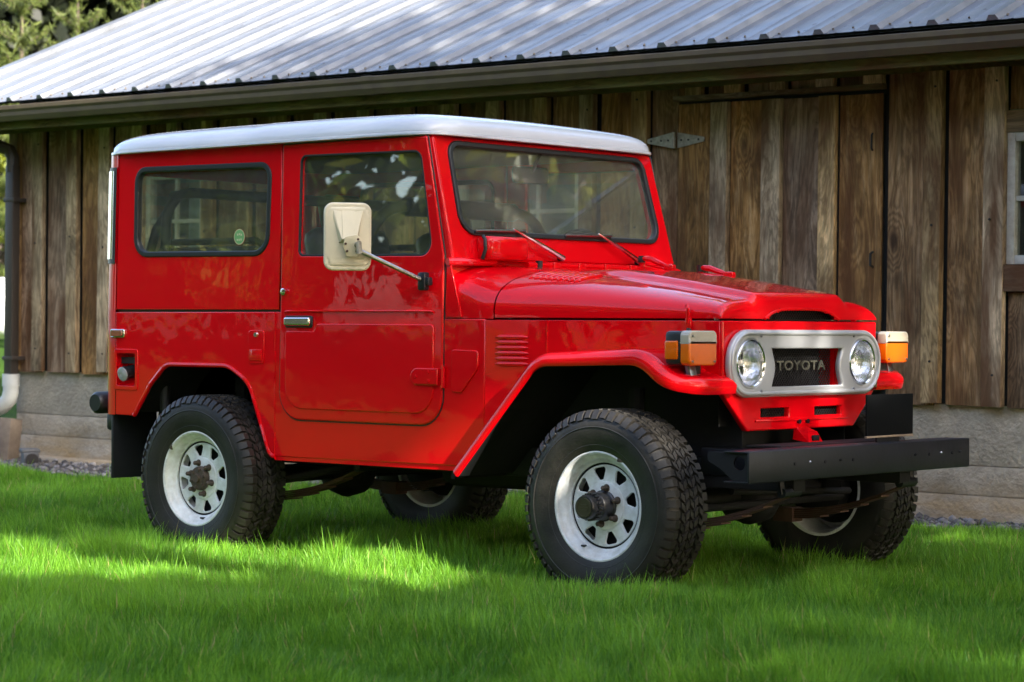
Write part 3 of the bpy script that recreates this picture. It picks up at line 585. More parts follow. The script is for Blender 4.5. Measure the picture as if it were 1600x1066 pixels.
    # rounded rear corners of tub and hardtop, corner window
    def arc(off, a0, a1, m=14): return [(-.665 - (.15 + off) * math.sin(R(sub(k / (m - 1), a0, a1))), YB - .15 + (.15 + off) * math.cos(R(sub(k / (m - 1), a0, a1)))) for k in range(m)]
    for z0, z1, nm in ((.622, 1.1095, 'tub_corner'), (1.110, 1.836, 'hardtop_corner')):
        b = MB(); b.grid([[(x, s * (y + tum(z)), z) for z in (z0, z0 + .006, z1 - .006, z1)] for x, y in arc(0, 0, 90)]); ob = b.build(nm, 'red', car, 60)
    b = MB(); b.grid([[(x, s * (y + tum(z)), z) for z in (1.325, 1.36, 1.74, 1.772)] for x, y in arc(.006, 3, 90)]); b.build('corner_seal', 'rubber', ob, 60)
    b = MB(); b.grid([[(x, s * (y + tum(z)), z) for z in (1.345, 1.36, 1.74, 1.755)] for x, y in arc(.010, 9, 84)]); b.build('corner_window', 'corner_glass', ob, 60)
    # door
    dout = rpoly([(.439, .634, .125), (1.398, .634, .125), (1.398, 1.335, .02), (1.290, 1.826, .012), (.439, 1.826, .012)])
    dwin = rpoly([(.553, 1.344, .022), (1.335, 1.334, .055), (1.257, 1.764, .045), (.555, 1.772, .030)])
    do = plate('door', 'red', car, dout, [dwin], .030, .009, sfn(s, YB + .010, .030), bres=3)
    dg_ = ring(dout, .0015); dg_ = [(u, s * (YB + .0005 + tum(v)), v) for u, v in dg_]; MB().tube(dg_ + [dg_[0]], .0036, 5, False).build('door_gap', 'rubber', do, 60)
    plate('window_glass', 'glass', do, ring(dwin, .004), [], .005, .001, sfn(s, YB - .010, .005))
    frame_seal('window_trim', 'rubber', do, dwin, .005, .012, sfn(s, YB + .0095, .012))
    plate('door_pressing', 'red', do, rpoly([(.482, .682, .10), (1.352, .682, .10), (1.352, 1.050, .02), (.672, 1.050, .02), (.660, 1.018, .012), (.482, 1.018, .012)]), [], .012, .0055, sfn(s, YB + .0155, .012), bres=3)
    MB().tube([(.475, s * (YB + .009), 1.100), (.50, s * (YB + .0105), 1.103), (1.33, s * (YB + .0105), 1.103), (1.35, s * (YB + .009), 1.098)], .0045, 6).build('door_crease', 'red', do)
    hn = plate('door_handle', 'chrome', do, rect(.484, 1.040, .640, 1.078, .010), [], .026, .009, sfn(s, YB + .030, .026))
    plate('handle_recess', 'rubber', do, rect(.478, 1.032, .648, 1.084, .012), [], .006, .002, sfn(s, YB + .0135, .006))
    MB().tube([(.468, s * (YB + .008), 1.187), (.468, s * (YB + .017), 1.187), (.468, s * (YB + .019), 1.187)], [.015, .015, .010], 14).build('door_lock', 'chrome', do)
    for hz_ in (.835, 1.235):
        if hz_ > 1 and s < 0: continue
        hg = plate('door_hinge', 'red', do, rpoly([(1.235, hz_ - .035, .034), (1.385, hz_ - .035, .004), (1.385, hz_ + .035, .004), (1.235, hz_ + .035, .034)]), [], .012, .005, sfn(s, YB + .026, .012))
        b = MB(); b.tube([(1.405, s * (YB + .012), hz_ - .045), (1.405, s * (YB + .012), hz_ + .045)], .009, 8)
        for q in ((1.265, 0), (1.335, .018), (1.335, -.018)): b.tube([(q[0], s * (YB + .025), hz_ + q[1]), (q[0], s * (YB + .031), hz_ + q[1])], .0065, 8)
        b.build('hinge_pin', 'red', hg)
    # sill seams, pinch flange
    MB().b2((.40, s * (YB - .012), .455), (1.47, s * (YB - .004), .474)).build('sill_flange', 'red', bs)
    MB().tube([(.405, s * (YB + .0005), .48), (.405, s * (YB + .0005), 1.10)], .0022, 5).build('panel_seam', 'red', bs)
    # A-pillar side of the windscreen frame and cowl gusset
    plate('pillar_gusset', 'red', car, rpoly([(1.412, 1.078), (1.50, 1.078, .005), (1.425, 1.318, .01), (1.412, 1.318)]), [], .008, .003, sfn(s, YB + .005, .008))
    # side marker light and rear details
    mk = plate('side_marker', 'chrome', car, rect(-.695, .980, -.592, 1.020, .010), [], .016, .005, lambda u, v, d, s=s: (u, s * (YB + .004 + d - max(0, -.665 - u) ** 2 * 3.4), v))
    plate('marker_lens', 'red_lens', mk, rect(-.680, .986, -.606, 1.014, .008), [], .010, .003, lambda u, v, d, s=s: (u, s * (YB + .013 + d - max(0, -.665 - u) ** 2 * 3.4), v))
    lf = plate('latch_recess', 'red', car, rect(.236, .872, .338, 1.020, .018), [], .008, .003, sfn(s, YB + .004, .008))
    MB().tube([(.290, s * (YB + .002), 1.000), (.290, s * (YB + .012), 1.000)], [.013, .010], 12).build('latch_button', 'chrome', lf)
    MB().b2((.248, s * (YB - .002), .885), (.326, s * (YB + .0075), .935), bev=.003).build('latch_flap', 'red', lf)
    b = MB(); b.b2((-.705, s * .49, .325), (-.690, s * .755, .635), bev=.002); b.build('mud_flap', 'rubber', car)
    MB().tube([(-.85, s * .735, .672), (-.85, s * .72, .672), (-.85, s * .42, .672)], [.040, .052, .052], 16).build('bumperette', 'rubber', car, 50)
    MB().b2((-.86, s * .55, .54), (-.70, s * .66, .625), bev=.015).build('bumper_bracket', 'black_steel', car)
# fuel filler recess on the near side
fr_ = plate('fuel_filler', 'red', car, rect(-.672, .738, -.503, .928, .016), [rect(-.652, .758, -.523, .907, .010)], .008, .003, sfn(-1, YB + .005, .008))
b = MB(); y0, y1 = -(YB - .006), -(YB - .065); x0, x1, z0, z1 = -.652, -.523, .758, .907
b.add([(x0, y0, z0), (x1, y0, z0), (x1, y0, z1), (x0, y0, z1), (x0, y1, z0 + .045), (x1, y1, z0 + .045), (x1, y1, z1), (x0, y1, z1)], [(4, 5, 6, 7), (0, 1, 5, 4), (1, 2, 6, 5), (2, 3, 7, 6), (3, 0, 4, 7)]); b.build('filler_pocket', 'red', fr_, 0)
b = MB(); MC = Matrix.Translation((-.585, -.712, .828)) @ Matrix.Rotation(R(90 + 12), 4, 'X'); b.lathe([(0, 0), (.030, 0), (.030, .055), (.034, .060), (.034, .078), (.0, .078)], 24, MC); b.build('filler_neck', 'rubber', fr_, 40)
b = MB(); b.lathe([(0, .084), (.026, .084), (.033, .081), (.034, .070)], 24, MC); b.lathe([(.010, .0842), (.010, .0862), (.014, .0862), (.014, .0842)], 20, MC); b.lathe([(.020, .0842), (.020, .0855), (.022, .0855), (.022, .0842)], 20, MC); b.build('filler_cap', 'bezel', fr_, 40)
# rear panels, floor
b = MB(); b.b2((-.815, -.615, .622), (-.800, .615, 1.100)); b.build('tailgate', 'red', car)
plate('hardtop_rear', 'red', car, [(-.615, 1.11), (.615, 1.11), (.605, 1.836), (-.605, 1.836)], [rpoly([(-.52, 1.36, .05), (.52, 1.36, .05), (.52, 1.75, .05), (-.52, 1.75, .05)])], .02, .004, lambda u, v, d: (-.805 + d, u, v))
plate('rear_glass', 'glass', car, rpoly([(-.52, 1.36, .05), (.52, 1.36, .05), (.52, 1.75, .05), (-.52, 1.75, .05)]), [], .004, .001, lambda u, v, d: (-.81 + d, u, v))
b = MB(); b.b2((-.73, -.44, .60), (1.44, .44, .625)); b.b2((.38, -.74, .58), (1.44, .74, .6)); b.b2((-.73, -.74, .86), (.40, -.445, .89)); b.b2((-.73, .445, .86), (.40, .74, .89)); b.b2((-.73, -.445, .6), (.40, -.44, .88)); b.b2((-.73, .44, .6), (.40, .445, .88)); b.build('floor_pan', 'interior_black', car)

# ---- cowl and hood
MB().b2((1.400, -.755, .62), (1.412, .755, 1.312), bev=.003).build('firewall', 'red', car)
def crown(x): return float(np.interp(x, [1.40, 1.66, 1.98, 2.30, 2.58, 2.64], [1.300, 1.285, 1.252, 1.208, 1.163, 1.150]))
def hoodz(x, y, bulge=True):
    hw = half(x) - .002; u = min(1, abs(y) / hw); n = float(np.interp(x, [1.4, 1.60, 2.6], [5.5, 3.0, 3.4])); z = 1.078 + (crown(x) - 1.078) * (1 - u ** n) ** (1 / n)
    if bulge: z += .024 * sstep(.345, .295, abs(y)) * sstep(1.70, 1.95, x)
    return z
US = [-math.cos(math.pi * i / 90) for i in range(91)]
US = sorted(set([round(math.copysign(abs(u) ** .62, u), 5) for u in US]))
def hrow(x, bulge=True, f=1., xo=None):
    hw = half(x) - .002; return [(x if xo is None else xo, u * hw, 1.078 + (hoodz(x, u * hw, bulge) - 1.078) * f) for u in US]
def skirt(row, z): return [(row[0][0], row[0][1], z)] + row + [(row[-1][0], row[-1][1], z)]
b = MB(); b.grid([skirt(hrow(x, False), 1.074) for x in (1.404, 1.41, 1.46, 1.52, 1.58, 1.63, 1.655, 1.657)]); b.build('cowl', 'red', car, 40)
rows = [skirt(hrow(x), 1.078) for x in [1.663] + [1.67 + .0383 * i for i in range(25)]]
xe = 2.589
for k in range(1, 11):
    t = k / 10 * math.pi / 2; rows.append(skirt(hrow(xe, True, max(0, math.cos(t)) ** .8 if k < 10 else .0, xe + .043 * math.sin(t)), 1.0775))
b = MB(); b.grid(rows)
# scoop opening above the grille
def scoop(y): return 1.118 - .034 * (abs(y) / .25) ** 4
keep = []
for q in b.f:
    c = Vector((0, 0, 0))
    for i in q: c += Vector(b.v[i]) / len(q)
    if c.x > 2.60 and abs(c.y) < .25 and c.z < scoop(c.y): continue
    keep.append(q)
b.f = keep; hood = b.build('hood', 'red', car, 42)
def front_x(y, z): 
    f = max(0., min(1., (z - 1.078) / max(.01, hoodz(xe, y) - 1.078))); return xe + .043 * math.sqrt(max(0, 1 - min(1, f ** 1.25) ** 2))
P = []
for k in range(25):
    y = sub(k / 24, -.252, .252); z = max(1.080, scoop(y)); P.append((front_x(y, z) + .001, y, z))
MB().tube([(P[0][0], P[0][1] - .01, 1.079)] + P + [(P[-1][0], P[-1][1] + .01, 1.079)], .006, 8).build('scoop_lip', 'red', hood)
b = MB()
for k in range(9):
    x = 1.712 + k * .0262; y0, y1 = -.60 + .004 * k, -.385; pts = [(x, sub(t / 9, y0, y1), hoodz(x, sub(t / 9, y0, y1)) + .001) for t in range(10)]
    MB().tube(pts, [.003] + [.0105] * 8 + [.003], 8).build('hood_louvre', 'red', hood)
    MB().tube([(x_, -y_, z_) for x_, y_, z_ in pts], [.003] + [.0085] * 8 + [.003], 8).build('hood_louvre', 'red', hood)
b = MB(); b.b2((1.5, -.53, 1.0), (2.58, .53, 1.072)); b.build('engine_bay', 'underbody', car)
# hood side latches, windscreen tie-down catches, cowl hinge bar
for s in (-1, 1):
    x = 2.50; y = s * (half(x) + .004)
    lt = MB().box((x, y + s * .004, 1.055), (.026, .012, .05), bev=.004).build('hood_latch', 'red', car); MB().tube([(x, y + s * .008, 1.06), (x + .004, y + s * .016, 1.115), (x - .004, y + s * .008, 1.128)], .007, 8).build('latch_loop', 'red', lt); MB().box((x + .006, y + s * .010, 1.030), (.016, .016, .022), bev=.004).build('latch_stop', 'rubber', lt)
for x, y, z in ((1.475, .455, 1.30), (1.80, .45, 1.255)):
    b = MB(); zz = hoodz(x, y); b.tube([(x, y, zz - .01), (x, y, z + .045)], .013, 8); b.tube([(x - .01, y, z + .05), (x + .05, y, z + .045), (x + .15, y, zz + .015)], [.010, .014, .010], 8); b.box((x + .155, y, zz + .015), (.05, .035, .03), bev=.008); b.tube([(x + .04, y - .02, z + .02), (x + .14, y - .02, zz + .01)], .006, 6)
    ct = b.build('hood_catch', 'red', car); MB().tube([(x, y, z + .03), (x, y, z + .06)], .016, 10).build('catch_rubber', 'rubber', ct)
MB().tube([(1.425, -.775, 1.305), (1.44, -.70, 1.306), (1.44, -.50, 1.306)], .016, 10).build('cowl_hinge', 'red', car)
MB().tube([(1.425, .80, 1.30), (1.435, .70, 1.302), (1.44, .50, 1.302)], [.008, .018, .018], 10).build('cowl_hinge', 'red', car)
b = MB(); b.tube([(1.472, -.33, 1.302), (1.472, .60, 1.302)], .012, 8)
for y in (-.15, .02, .2, .38): b.box((1.475, y, 1.302), (.03, .05, .028), bev=.004)
b.build('windscreen_hinge', 'red', car)
MB().tube([(1.478, -.26, 1.285), (1.478, -.26, 1.32)], .016, 10).build('washer_nozzle', 'rubber', car)

# ---- windscreen frame
def wfn(u, v, d): return (1.412 - .262 * (v - 1.315) + d, u, v)
wout = rpoly([(-.757, 1.312, .01), (.757, 1.312, .01), (.737, 1.832, .02), (-.737, 1.832, .02)]); wgl = rpoly([(-.668, 1.430, .075), (.668, 1.430, .075), (.650, 1.800, .055), (-.650, 1.800, .055)])
ws = plate('windscreen_frame', 'red', car, wout, [wgl], .050, .012, wfn, bres=3)
frame_seal('windscreen_seal', 'rubber', ws, wgl, .013, .030, lambda u, v, d: wfn(u, v, d + .022))
plate('windscreen_glass', 'windscreen', ws, ring(wgl, .004), [], .005, .001, lambda u, v, d: wfn(u, v, d + .018))
b = MB(); b.box((1.455, -.468, 1.366), (.085, .255, .098), bev=.022); mc = b.build('wiper_motor_cover', 'red', ws, 50); MB().tube([(1.46, -.60, 1.32), (1.475, -.598, 1.36), (1.47, -.595, 1.40), (1.455, -.592, 1.415)], .008, 8).build('wiper_cable', 'rubber', mc)
for ya, yb, ym, yp, zp in ((-.605, -.285, -.37, -.075, 1.335), (-.02, .30, .20, .465, 1.330)):
    def wp(y, z, o): return (1.412 - .262 * (z - 1.315) + .025 + o, y, z)
    wi = MB().tube([wp(yp, zp, -.01), wp(yp, zp, .025)], .011, 10).build('wiper', 'rubber', ws)
    MB().tube([wp(yp, zp, .026), wp(sub(.35, yp, ym), sub(.35, zp, 1.445), .036), wp(ym, 1.452, .030)], [.013, .010, .0045], 8).build('wiper_arm', 'chrome', wi)
    MB().tube([wp(ya, 1.437, .022), wp(sub(.5, ya, yb), 1.442, .026), wp(yb, 1.444, .022)], [.004, .007, .004], 6).build('wiper_blade', 'steel', wi)
    MB().tube([wp(ya, 1.430, .014), wp(yb, 1.437, .014)], .006, 6).build('wiper_rubber', 'rubber', wi)

# ---- white roof
def roof_pt(u, v):
    """u in [-1,1] across, v in [0,1] rear to front"""
    hw = .784; x = sub(v, -.775, 1.335)
    return hw, x
NU, NV = 61, 64; P = []
for i in range(NV):
    w_ = -1 + 2 * i / (NV - 1); w_ = math.copysign(1 - (1 - abs(w_)) ** 1.9, w_); row = []
    for j in range(NU):
        q = -1 + 2 * j / (NU - 1); q = math.copysign(1 - (1 - abs(q)) ** 1.9, q)
        # map the square to a rounded rectangle in plan
        nn_ = 14 if w_ > 0 else 9; k = (abs(w_) ** nn_ + abs(q) ** nn_); f = 1 / max(1, k ** (1 / nn_)); x = .262 + w_ * 1.073 * f; y = q * .784 * f
        rho = min(1., k ** (1 / nn_)); pe = 15 if w_ > 0 else 11
        z = 1.848 + .079 * math.sqrt(max(0, 1 - rho ** pe)) + .038 * (1 - min(1, abs(q)) ** 2) * (1 - (abs(w_) ** 2.6 if w_ > 0 else abs(w_) ** 3) * .9)
        row.append((x, y, z))
    P.append(row)
b = MB(); b.grid(P)
rim = [P[0][j] for j in range(NU)] + [P[i][-1] for i in range(1, NV)] + [P[-1][j] for j in range(NU - 2, -1, -1)] + [P[i][0] for i in range(NV - 2, 0, -1)]
def outw(p, d, z): v = Vector((p[0] - .262, p[1] * 1.3)).normalized(); return (p[0] + v.x * d, p[1] + v.y * d, z)
R0 = [p for p in rim]; rows = [R0, [outw(p, .000, 1.845) for p in rim], [outw(p, .010, 1.842) for p in rim], [outw(p, .011, 1.832) for p in rim], [outw(p, -.03, 1.830) for p in rim]]
b.grid([r + [r[0]] for r in rows]); rfo = b.build('roof', 'roof_white', car, 35)
MB().tube([outw(p, .004, 1.836) for p in rim] + [outw(rim[0], .004, 1.836)], .007, 6, False).build('drip_rail', 'roof_white', rfo, 60)
b = MB(); b.b2((-.72, -.73, 1.815), (1.26, .73, 1.828)); b.build('headliner', 'interior_grey', car)

# ---- front: bib, bezel, lamps, grille
circ = lambda cy, cz, r, n=40: [(cy + r * math.cos(2 * math.pi * k / n), cz + r * math.sin(2 * math.pi * k / n)) for k in range(n)]
HLY, HLZ = .397, .906
bib = plate('grille_panel', 'red', car, rpoly([(-.547, 1.070, .006), (-.540, .790, .04), (-.378, .642, .02), (.378, .642, .02), (.540, .790, .04), (.547, 1.070, .006)]),
            [rect(-.255, .80, .255, .975, .01), circ(HLY, HLZ, .098), circ(-HLY, HLZ, .098), rect(-.286, .694, -.092, .728, .004), rect(.092, .694, .286, .728, .004)], .030, .008, lambda u, v, d: (XF - .015 + d, u, v), bres=3)
MB().b2((XF - .005, -.33, .676), (XF + .006, .33, .687), bev=.003).build('panel_rib', 'red', bib)
def hour(hw, z0, z1, dip):
    o = []
    for k in range(13): t = k / 12; o.append((hw - dip * math.sin(math.pi * t) ** 1.3, sub(t, z0, z1)))
    for k in range(13): t = k / 12; o.append((-hw + dip * math.sin(math.pi * t) ** 1.3, sub(t, z1, z0)))
    return o
bo = rpoly([(-.537, .774, .128), (.537, .774, .128), (.537, 1.036, .128), (-.537, 1.036, .128)], seg=14)
gop = hour(.250, .814, .962, .022)
bz = plate('headlight_bezel', 'bezel', car, bo, [circ(HLY, HLZ, .096), circ(-HLY, HLZ, .096), gop], .026, .009, lambda u, v, d: (XF + .015 + d, u, v), bres=4)
bi = ring(bo, -.014); MB().tube([(XF + .0275, y, z) for y, z in bi] + [(XF + .0275, *bi[0])], .0085, 8, False).build('bezel_rim', 'bezel', bz, 60)
b = MB()
for y in (-.33, .33):
    for z in (1.012, .797): b.tube([(XF + .026, y, z), (XF + .034, y, z)], [.007, .005], 8)
b.build('bezel_screws', 'steel', bz)
for s in (-1, 1):
    M_ = Matrix.Translation((XF + .012, s * HLY, HLZ)) @ Matrix.Rotation(R(90), 4, 'Y')
    hl = MB().lathe([(.096, -.02), (.096, .014), (.091, .020), (.086, .016), (.086, .0)], 40, M_).build('headlight', 'chrome', bz, 40)
    MB().lathe([(.087, .004), (.078, -.022), (.060, -.045), (.035, -.060), (0, -.066)], 40, M_).build('reflector', 'lamp_reflector', hl, 60)
    dome = [(.0875 * math.sin(t * math.pi / 2 / 10), .004 + .030 * math.cos(t * math.pi / 2 / 10)) for t in range(11)]
    MB().lathe(dome, 40, M_).build('lens', 'lamp_glass', hl, 60)
    b = MB()
    for k in range(-5, 6):
        y = k * .0145; h = math.sqrt(max(0, .080 ** 2 - y * y)); b.tube([(XF + .012 + .004 + .030 * math.sqrt(max(0, 1 - (y * y + (t * h) ** 2) / .0875 ** 2)) - .003, s * HLY + y, HLZ + t * h) for t in (-1, -.6, -.2, .2, .6, 1)], .0012, 4)
    b.build('lens_fluting', 'lamp_glass', hl, 60); MB().lathe([(0, -.02), (.010, -.025), (.012, -.06)], 12, M_).build('bulb', 'bezel', hl)
# wire mesh behind the openings
def wires(y0, y1, z0, z1, x, step=.017, r=.0016):
    b = MB(); w_, h = y1 - y0, z1 - z0; k = -h
    while k < w_:
        for sg in (1, -1):
            a = max(k, 0); c = min(k + h, w_)
            if c - a > .004:
                p = [(t, (t - k) if sg > 0 else h - (t - k)) for t in (a, c)]
                b.tube([(x + sg * .001, y0 + p[0][0], z0 + p[0][1]), (x + sg * .001, y0 + p[1][0], z0 + p[1][1])], r, 4, False)
        k += step
    return b
wires(-.255, .255, .800, .975, 2.604).build('grille_mesh', 'mesh_wire', bib, 0); wires(-.29, -.09, .69, .73, 2.608).build('grille_mesh', 'mesh_wire', bib, 0); wires(.09, .29, .69, .73, 2.608).build('grille_mesh', 'mesh_wire', bib, 0); wires(-.25, .25, 1.076, 1.125, 2.598).build('grille_mesh', 'mesh_wire', hood, 0)
b = MB(); b.b2((2.545, -.45, .66), (2.55, .45, 1.075)); b.b2((2.54, -.34, 1.076), (2.545, .34, 1.135)); b.build('radiator', 'underbody', car)
[MB().b2((2.52, y, .795), (2.625, y + .011, .98)).build('grille_duct', 'red', bib) for y in (.245, -.256)]
cu = bpy.data.curves.new('t', 'FONT'); cu.body = 'TOYOTA'; cu.size = .052; cu.extrude = .003; cu.offset = .0011; cu.align_x = 'CENTER'; cu.space_character = 1.12
to = bpy.data.objects.new('t', cu); COL.objects.link(to); me = bpy.data.meshes.new_from_object(to.evaluated_get(bpy.context.evaluated_depsgraph_get())); bpy.data.objects.remove(to); me.materials.clear(); me.materials.append(MATS['badge'])
xsn = [v.co.x for v in me.vertices]; k_ = .346 / (max(xsn) - min(xsn))
for v in me.vertices: v.co = Vector((2.618 + v.co.z, v.co.x * k_ + .012, .877 + v.co.y * 1.0))
link('badge_lettering', me, bib)
# tow hook bracket and its bolts
b = MB(); b.add([(2.62, -.045, .600), (2.62, .045, .600), (2.62, .035, .655), (2.62, -.035, .655), (2.70, -.050, .590), (2.70, .050, .590), (2.685, .032, .632), (2.685, -.032, .632)], [(0, 1, 5, 4), (1, 2, 6, 5), (2, 3, 7, 6), (3, 0, 4, 7), (4, 5, 6, 7), (3, 2, 1, 0)]); hk = b.build('tow_bracket', 'red', car, 0)
MB().box((2.699, 0, .608), (.012, .045, .022), bev=.004).build('tow_slot', 'underbody', hk); [MB().tube([(2.634, y, .672), (2.646, y, .672)], .009, 8).build('tow_bolt', 'black_steel', hk) for y in (-.03, .03)]
# turn signals on the fenders
for s in (-1, 1):
    yc = s * .690
    hsn = MB().box((2.568, yc, .966), (.075, .172, .128), bev=.014).build('turn_signal', 'rubber', car, 40)
    MB().box((2.565, s * .772, .958), (.060, .020, .070), bev=.005).build('side_lens', 'amber', hsn, 40)
    plate('amber_lens', 'amber', hsn, rpoly([(-.088, .899, .022), (.088, .899, .022), (.088, 1.031, .022), (-.088, 1.031, .022)]), [], .046, .008, lambda u, v, d: (2.627 + d, yc + u, v), bres=3)
    plate('clear_lens', 'clear_lens', hsn, rpoly([(-.0888, .981, .001), (.0888, .981, .001), (.0888, 1.0318, .022), (-.0888, 1.0318, .022)]), [], .0475, .0085, lambda u, v, d: (2.627 + d, yc + u, v), bres=3)
    b = MB(); [b.tube([(2.65, yc + y, z), (2.654, yc + y, z)], .005, 8) for y, z in ((-.07, 1.012), (.07, .915), (-.07, .915))]; b.build('lens_screws', 'steel', hsn)
    MB().box((2.60, yc + s * .01, .878), (.022, .040, .066), Matrix.Translation((2.6, yc, .878)) @ Matrix.Rotation(R(-14), 4, 'Y') @ Matrix.Translation((-2.6, -yc, -.878)), .003).build('signal_bracket', 'steel', hsn)
    MB().box((2.585, yc - s * .02, .880), (.035, .07, .05), bev=.01).build('signal_gasket', 'rubber', hsn)
# ---- front bumper
b = MB(); b.b2((2.925, -.795, .472), (2.937, .795, .590), bev=.0055); b.b2((2.82, -.795, .5835), (2.9265, .795, .5895), bev=.002); b.b2((2.82, -.795, .4725), (2.9265, .795, .4785), bev=.002); bu = b.build('front_bumper', 'black_steel', car, 40)
for s in (-1, 1):
    plate('bumper_end', 'underbody', bu, rpoly([(2.935, .476, .006), (2.935, .586, .01), (2.74, .584, .01), (2.74, .55, .01), (2.80, .520, .02), (2.86, .476, .02)]), [circ(2.885, .545, .026, 20)], .010, .002, lambda u, v, d, s=s: (u, s * (.780 + d), v))  # end plates coloured darker than the bumper to paint in the shadow there
    MB().b2((2.45, s * .33, .47), (2.925, s * .43, .575), bev=.006).build('frame_horn', 'black_steel', bu)
[MB().tube([(2.936, y, .535 + (i % 2) * .004), (2.940, y, .535)], .0065, 8).build('bumper_bolt', 'steel' if i in (1, 7) else 'underbody', bu) for i, y in enumerate((-.50, -.40, -.295, -.19, -.10, .36, .47, .56, .65, .71))]
b = MB(); b.b2((2.66, -.42, .585), (2.82, .42, .592)); b.build('bumper_tray', 'underbody', bu)
pl = MB().b2((2.858, .112, .616), (2.866, .460, .780), bev=.002).build('number_plate', 'plate_black', car); MB().b2((2.8565, .110, .608), (2.868, .462, .6155), bev=.001).build('plate_edge', 'tan_edge', pl); MB().b2((2.85, .20, .56), (2.858, .37, .70)).build('plate_bracket', 'black_steel', pl)
# ---- mirror on the near door
for s in (-1,):
    br = MB().box((1.315, s * .800, 1.225), (.040, .034, .075), bev=.008).build('mirror', 'black_steel', car); MB().box((1.335, s * .795, 1.225), (.03, .03, .035), bev=.006).build('bracket_block', 'black_steel', br)
    MB().tube([(1.312, s * .805, 1.232), (1.305, s * .83, 1.240), (1.200, s * 1.078, 1.352)], [.010, .0095, .0095], 10).build('mirror_arm', 'steel', br)
    nrm = Vector((.80, s * .60, 0)); sx = Vector((-s * nrm.y, s * nrm.x, 0)); sx = Vector((-nrm.y, nrm.x, 0)); C0 = Vector((1.150, s * 1.075, 1.402))
    mo = rect(-.097, -.138, .097, .138, .038)
    plate('mirror_rim', 'beige', br, mo, [], .022, .009, lambda u, v, d: tuple(C0 + sx * u + Vector((0, 0, v)) + nrm * d), bres=3)
    P = []
    for i in range(21):
        u = -.086 + .172 * i / 20; row = []
        for j in range(27):
            v = -.126 + .252 * j / 26; k_ = 1 if max(0, abs(u) - .052) ** 2 + max(0, abs(v) - .092) ** 2 < .034 ** 2 else 0
            row.append(tuple(C0 + sx * u + Vector((0, 0, v)) + nrm * ((.0125 + .010 * (1 - (u / .09) ** 2) * (1 - (v / .13) ** 2)) if k_ else .006)))
        P.append(row)
    MB().grid(P).build('mirror_shell', 'beige', br, 60)
    wv = [(-.060, .108, .014), (.060, .108, .014), (.030, -.012, .050), (-.030, -.012, .050), (-.072, .112, .006), (.072, .112, .006), (.040, -.030, .012), (-.040, -.030, .012)]
    MB().add([tuple(C0 + sx * u + Vector((0, 0, v)) + nrm * h) for u, v, h in wv], [(0, 1, 2, 3), (4, 0, 3, 7), (1, 5, 6, 2), (3, 2, 6, 7), (4, 5, 1, 0)]).build('mirror_boss', 'beige', br, 0)
    MB().add([tuple(C0 + sx * u + Vector((0, 0, v)) + nrm * h) for u, v, h in [(-.026, .104, .0165), (.026, .104, .0165), (.026, -.010, .0525), (-.026, -.010, .0525), (-.028, .106, .010), (.028, .106, .010), (.028, -.0119, .04), (-.028, -.0119, .04)]], [(0, 1, 2, 3), (4, 0, 3, 7), (1, 5, 6, 2), (3, 2, 6, 7), (4, 5, 1, 0)]).build('boss_panel', 'beige', br, 0)
    Q = lambda u, v, h: tuple(C0 + sx * u + Vector((0, 0, v)) + nrm * h)
    plate('mirror_bracket', 'beige', br, rpoly([(-.02, -.07, .01), (.03, -.07, .01), (.038, .0, .01), (.02, .02, .01), (-.03, .01, .01), (-.036, -.03, .01)]), [], .006, .002, lambda u, v, d: Q(u + .010, v - .012, .056 + d - .3 * max(0, -v - .01)))
    b = MB(); [b.tube([Q(u, v, .046), Q(u, v, .060)], .005, 8) for u, v in ((-.010, -.060), (.030, -.060), (-.016, -.030), (.034, -.012))]; b.build('bracket_bolts', 'rust', br)
    MB().tube([Q(.030, -.035, .05), Q(.034, -.028, .078), Q(.036, -.070, .078)], .012, 8).build('pivot_clamp', 'hinge_metal', br)
    plate('mirror_glass', 'chrome', br, rect(-.088, -.128, .088, .128, .03), [], .002, .0005, lambda u, v, d: tuple(C0 + sx * u + Vector((0, 0, v)) - nrm * (.0122 - d)))

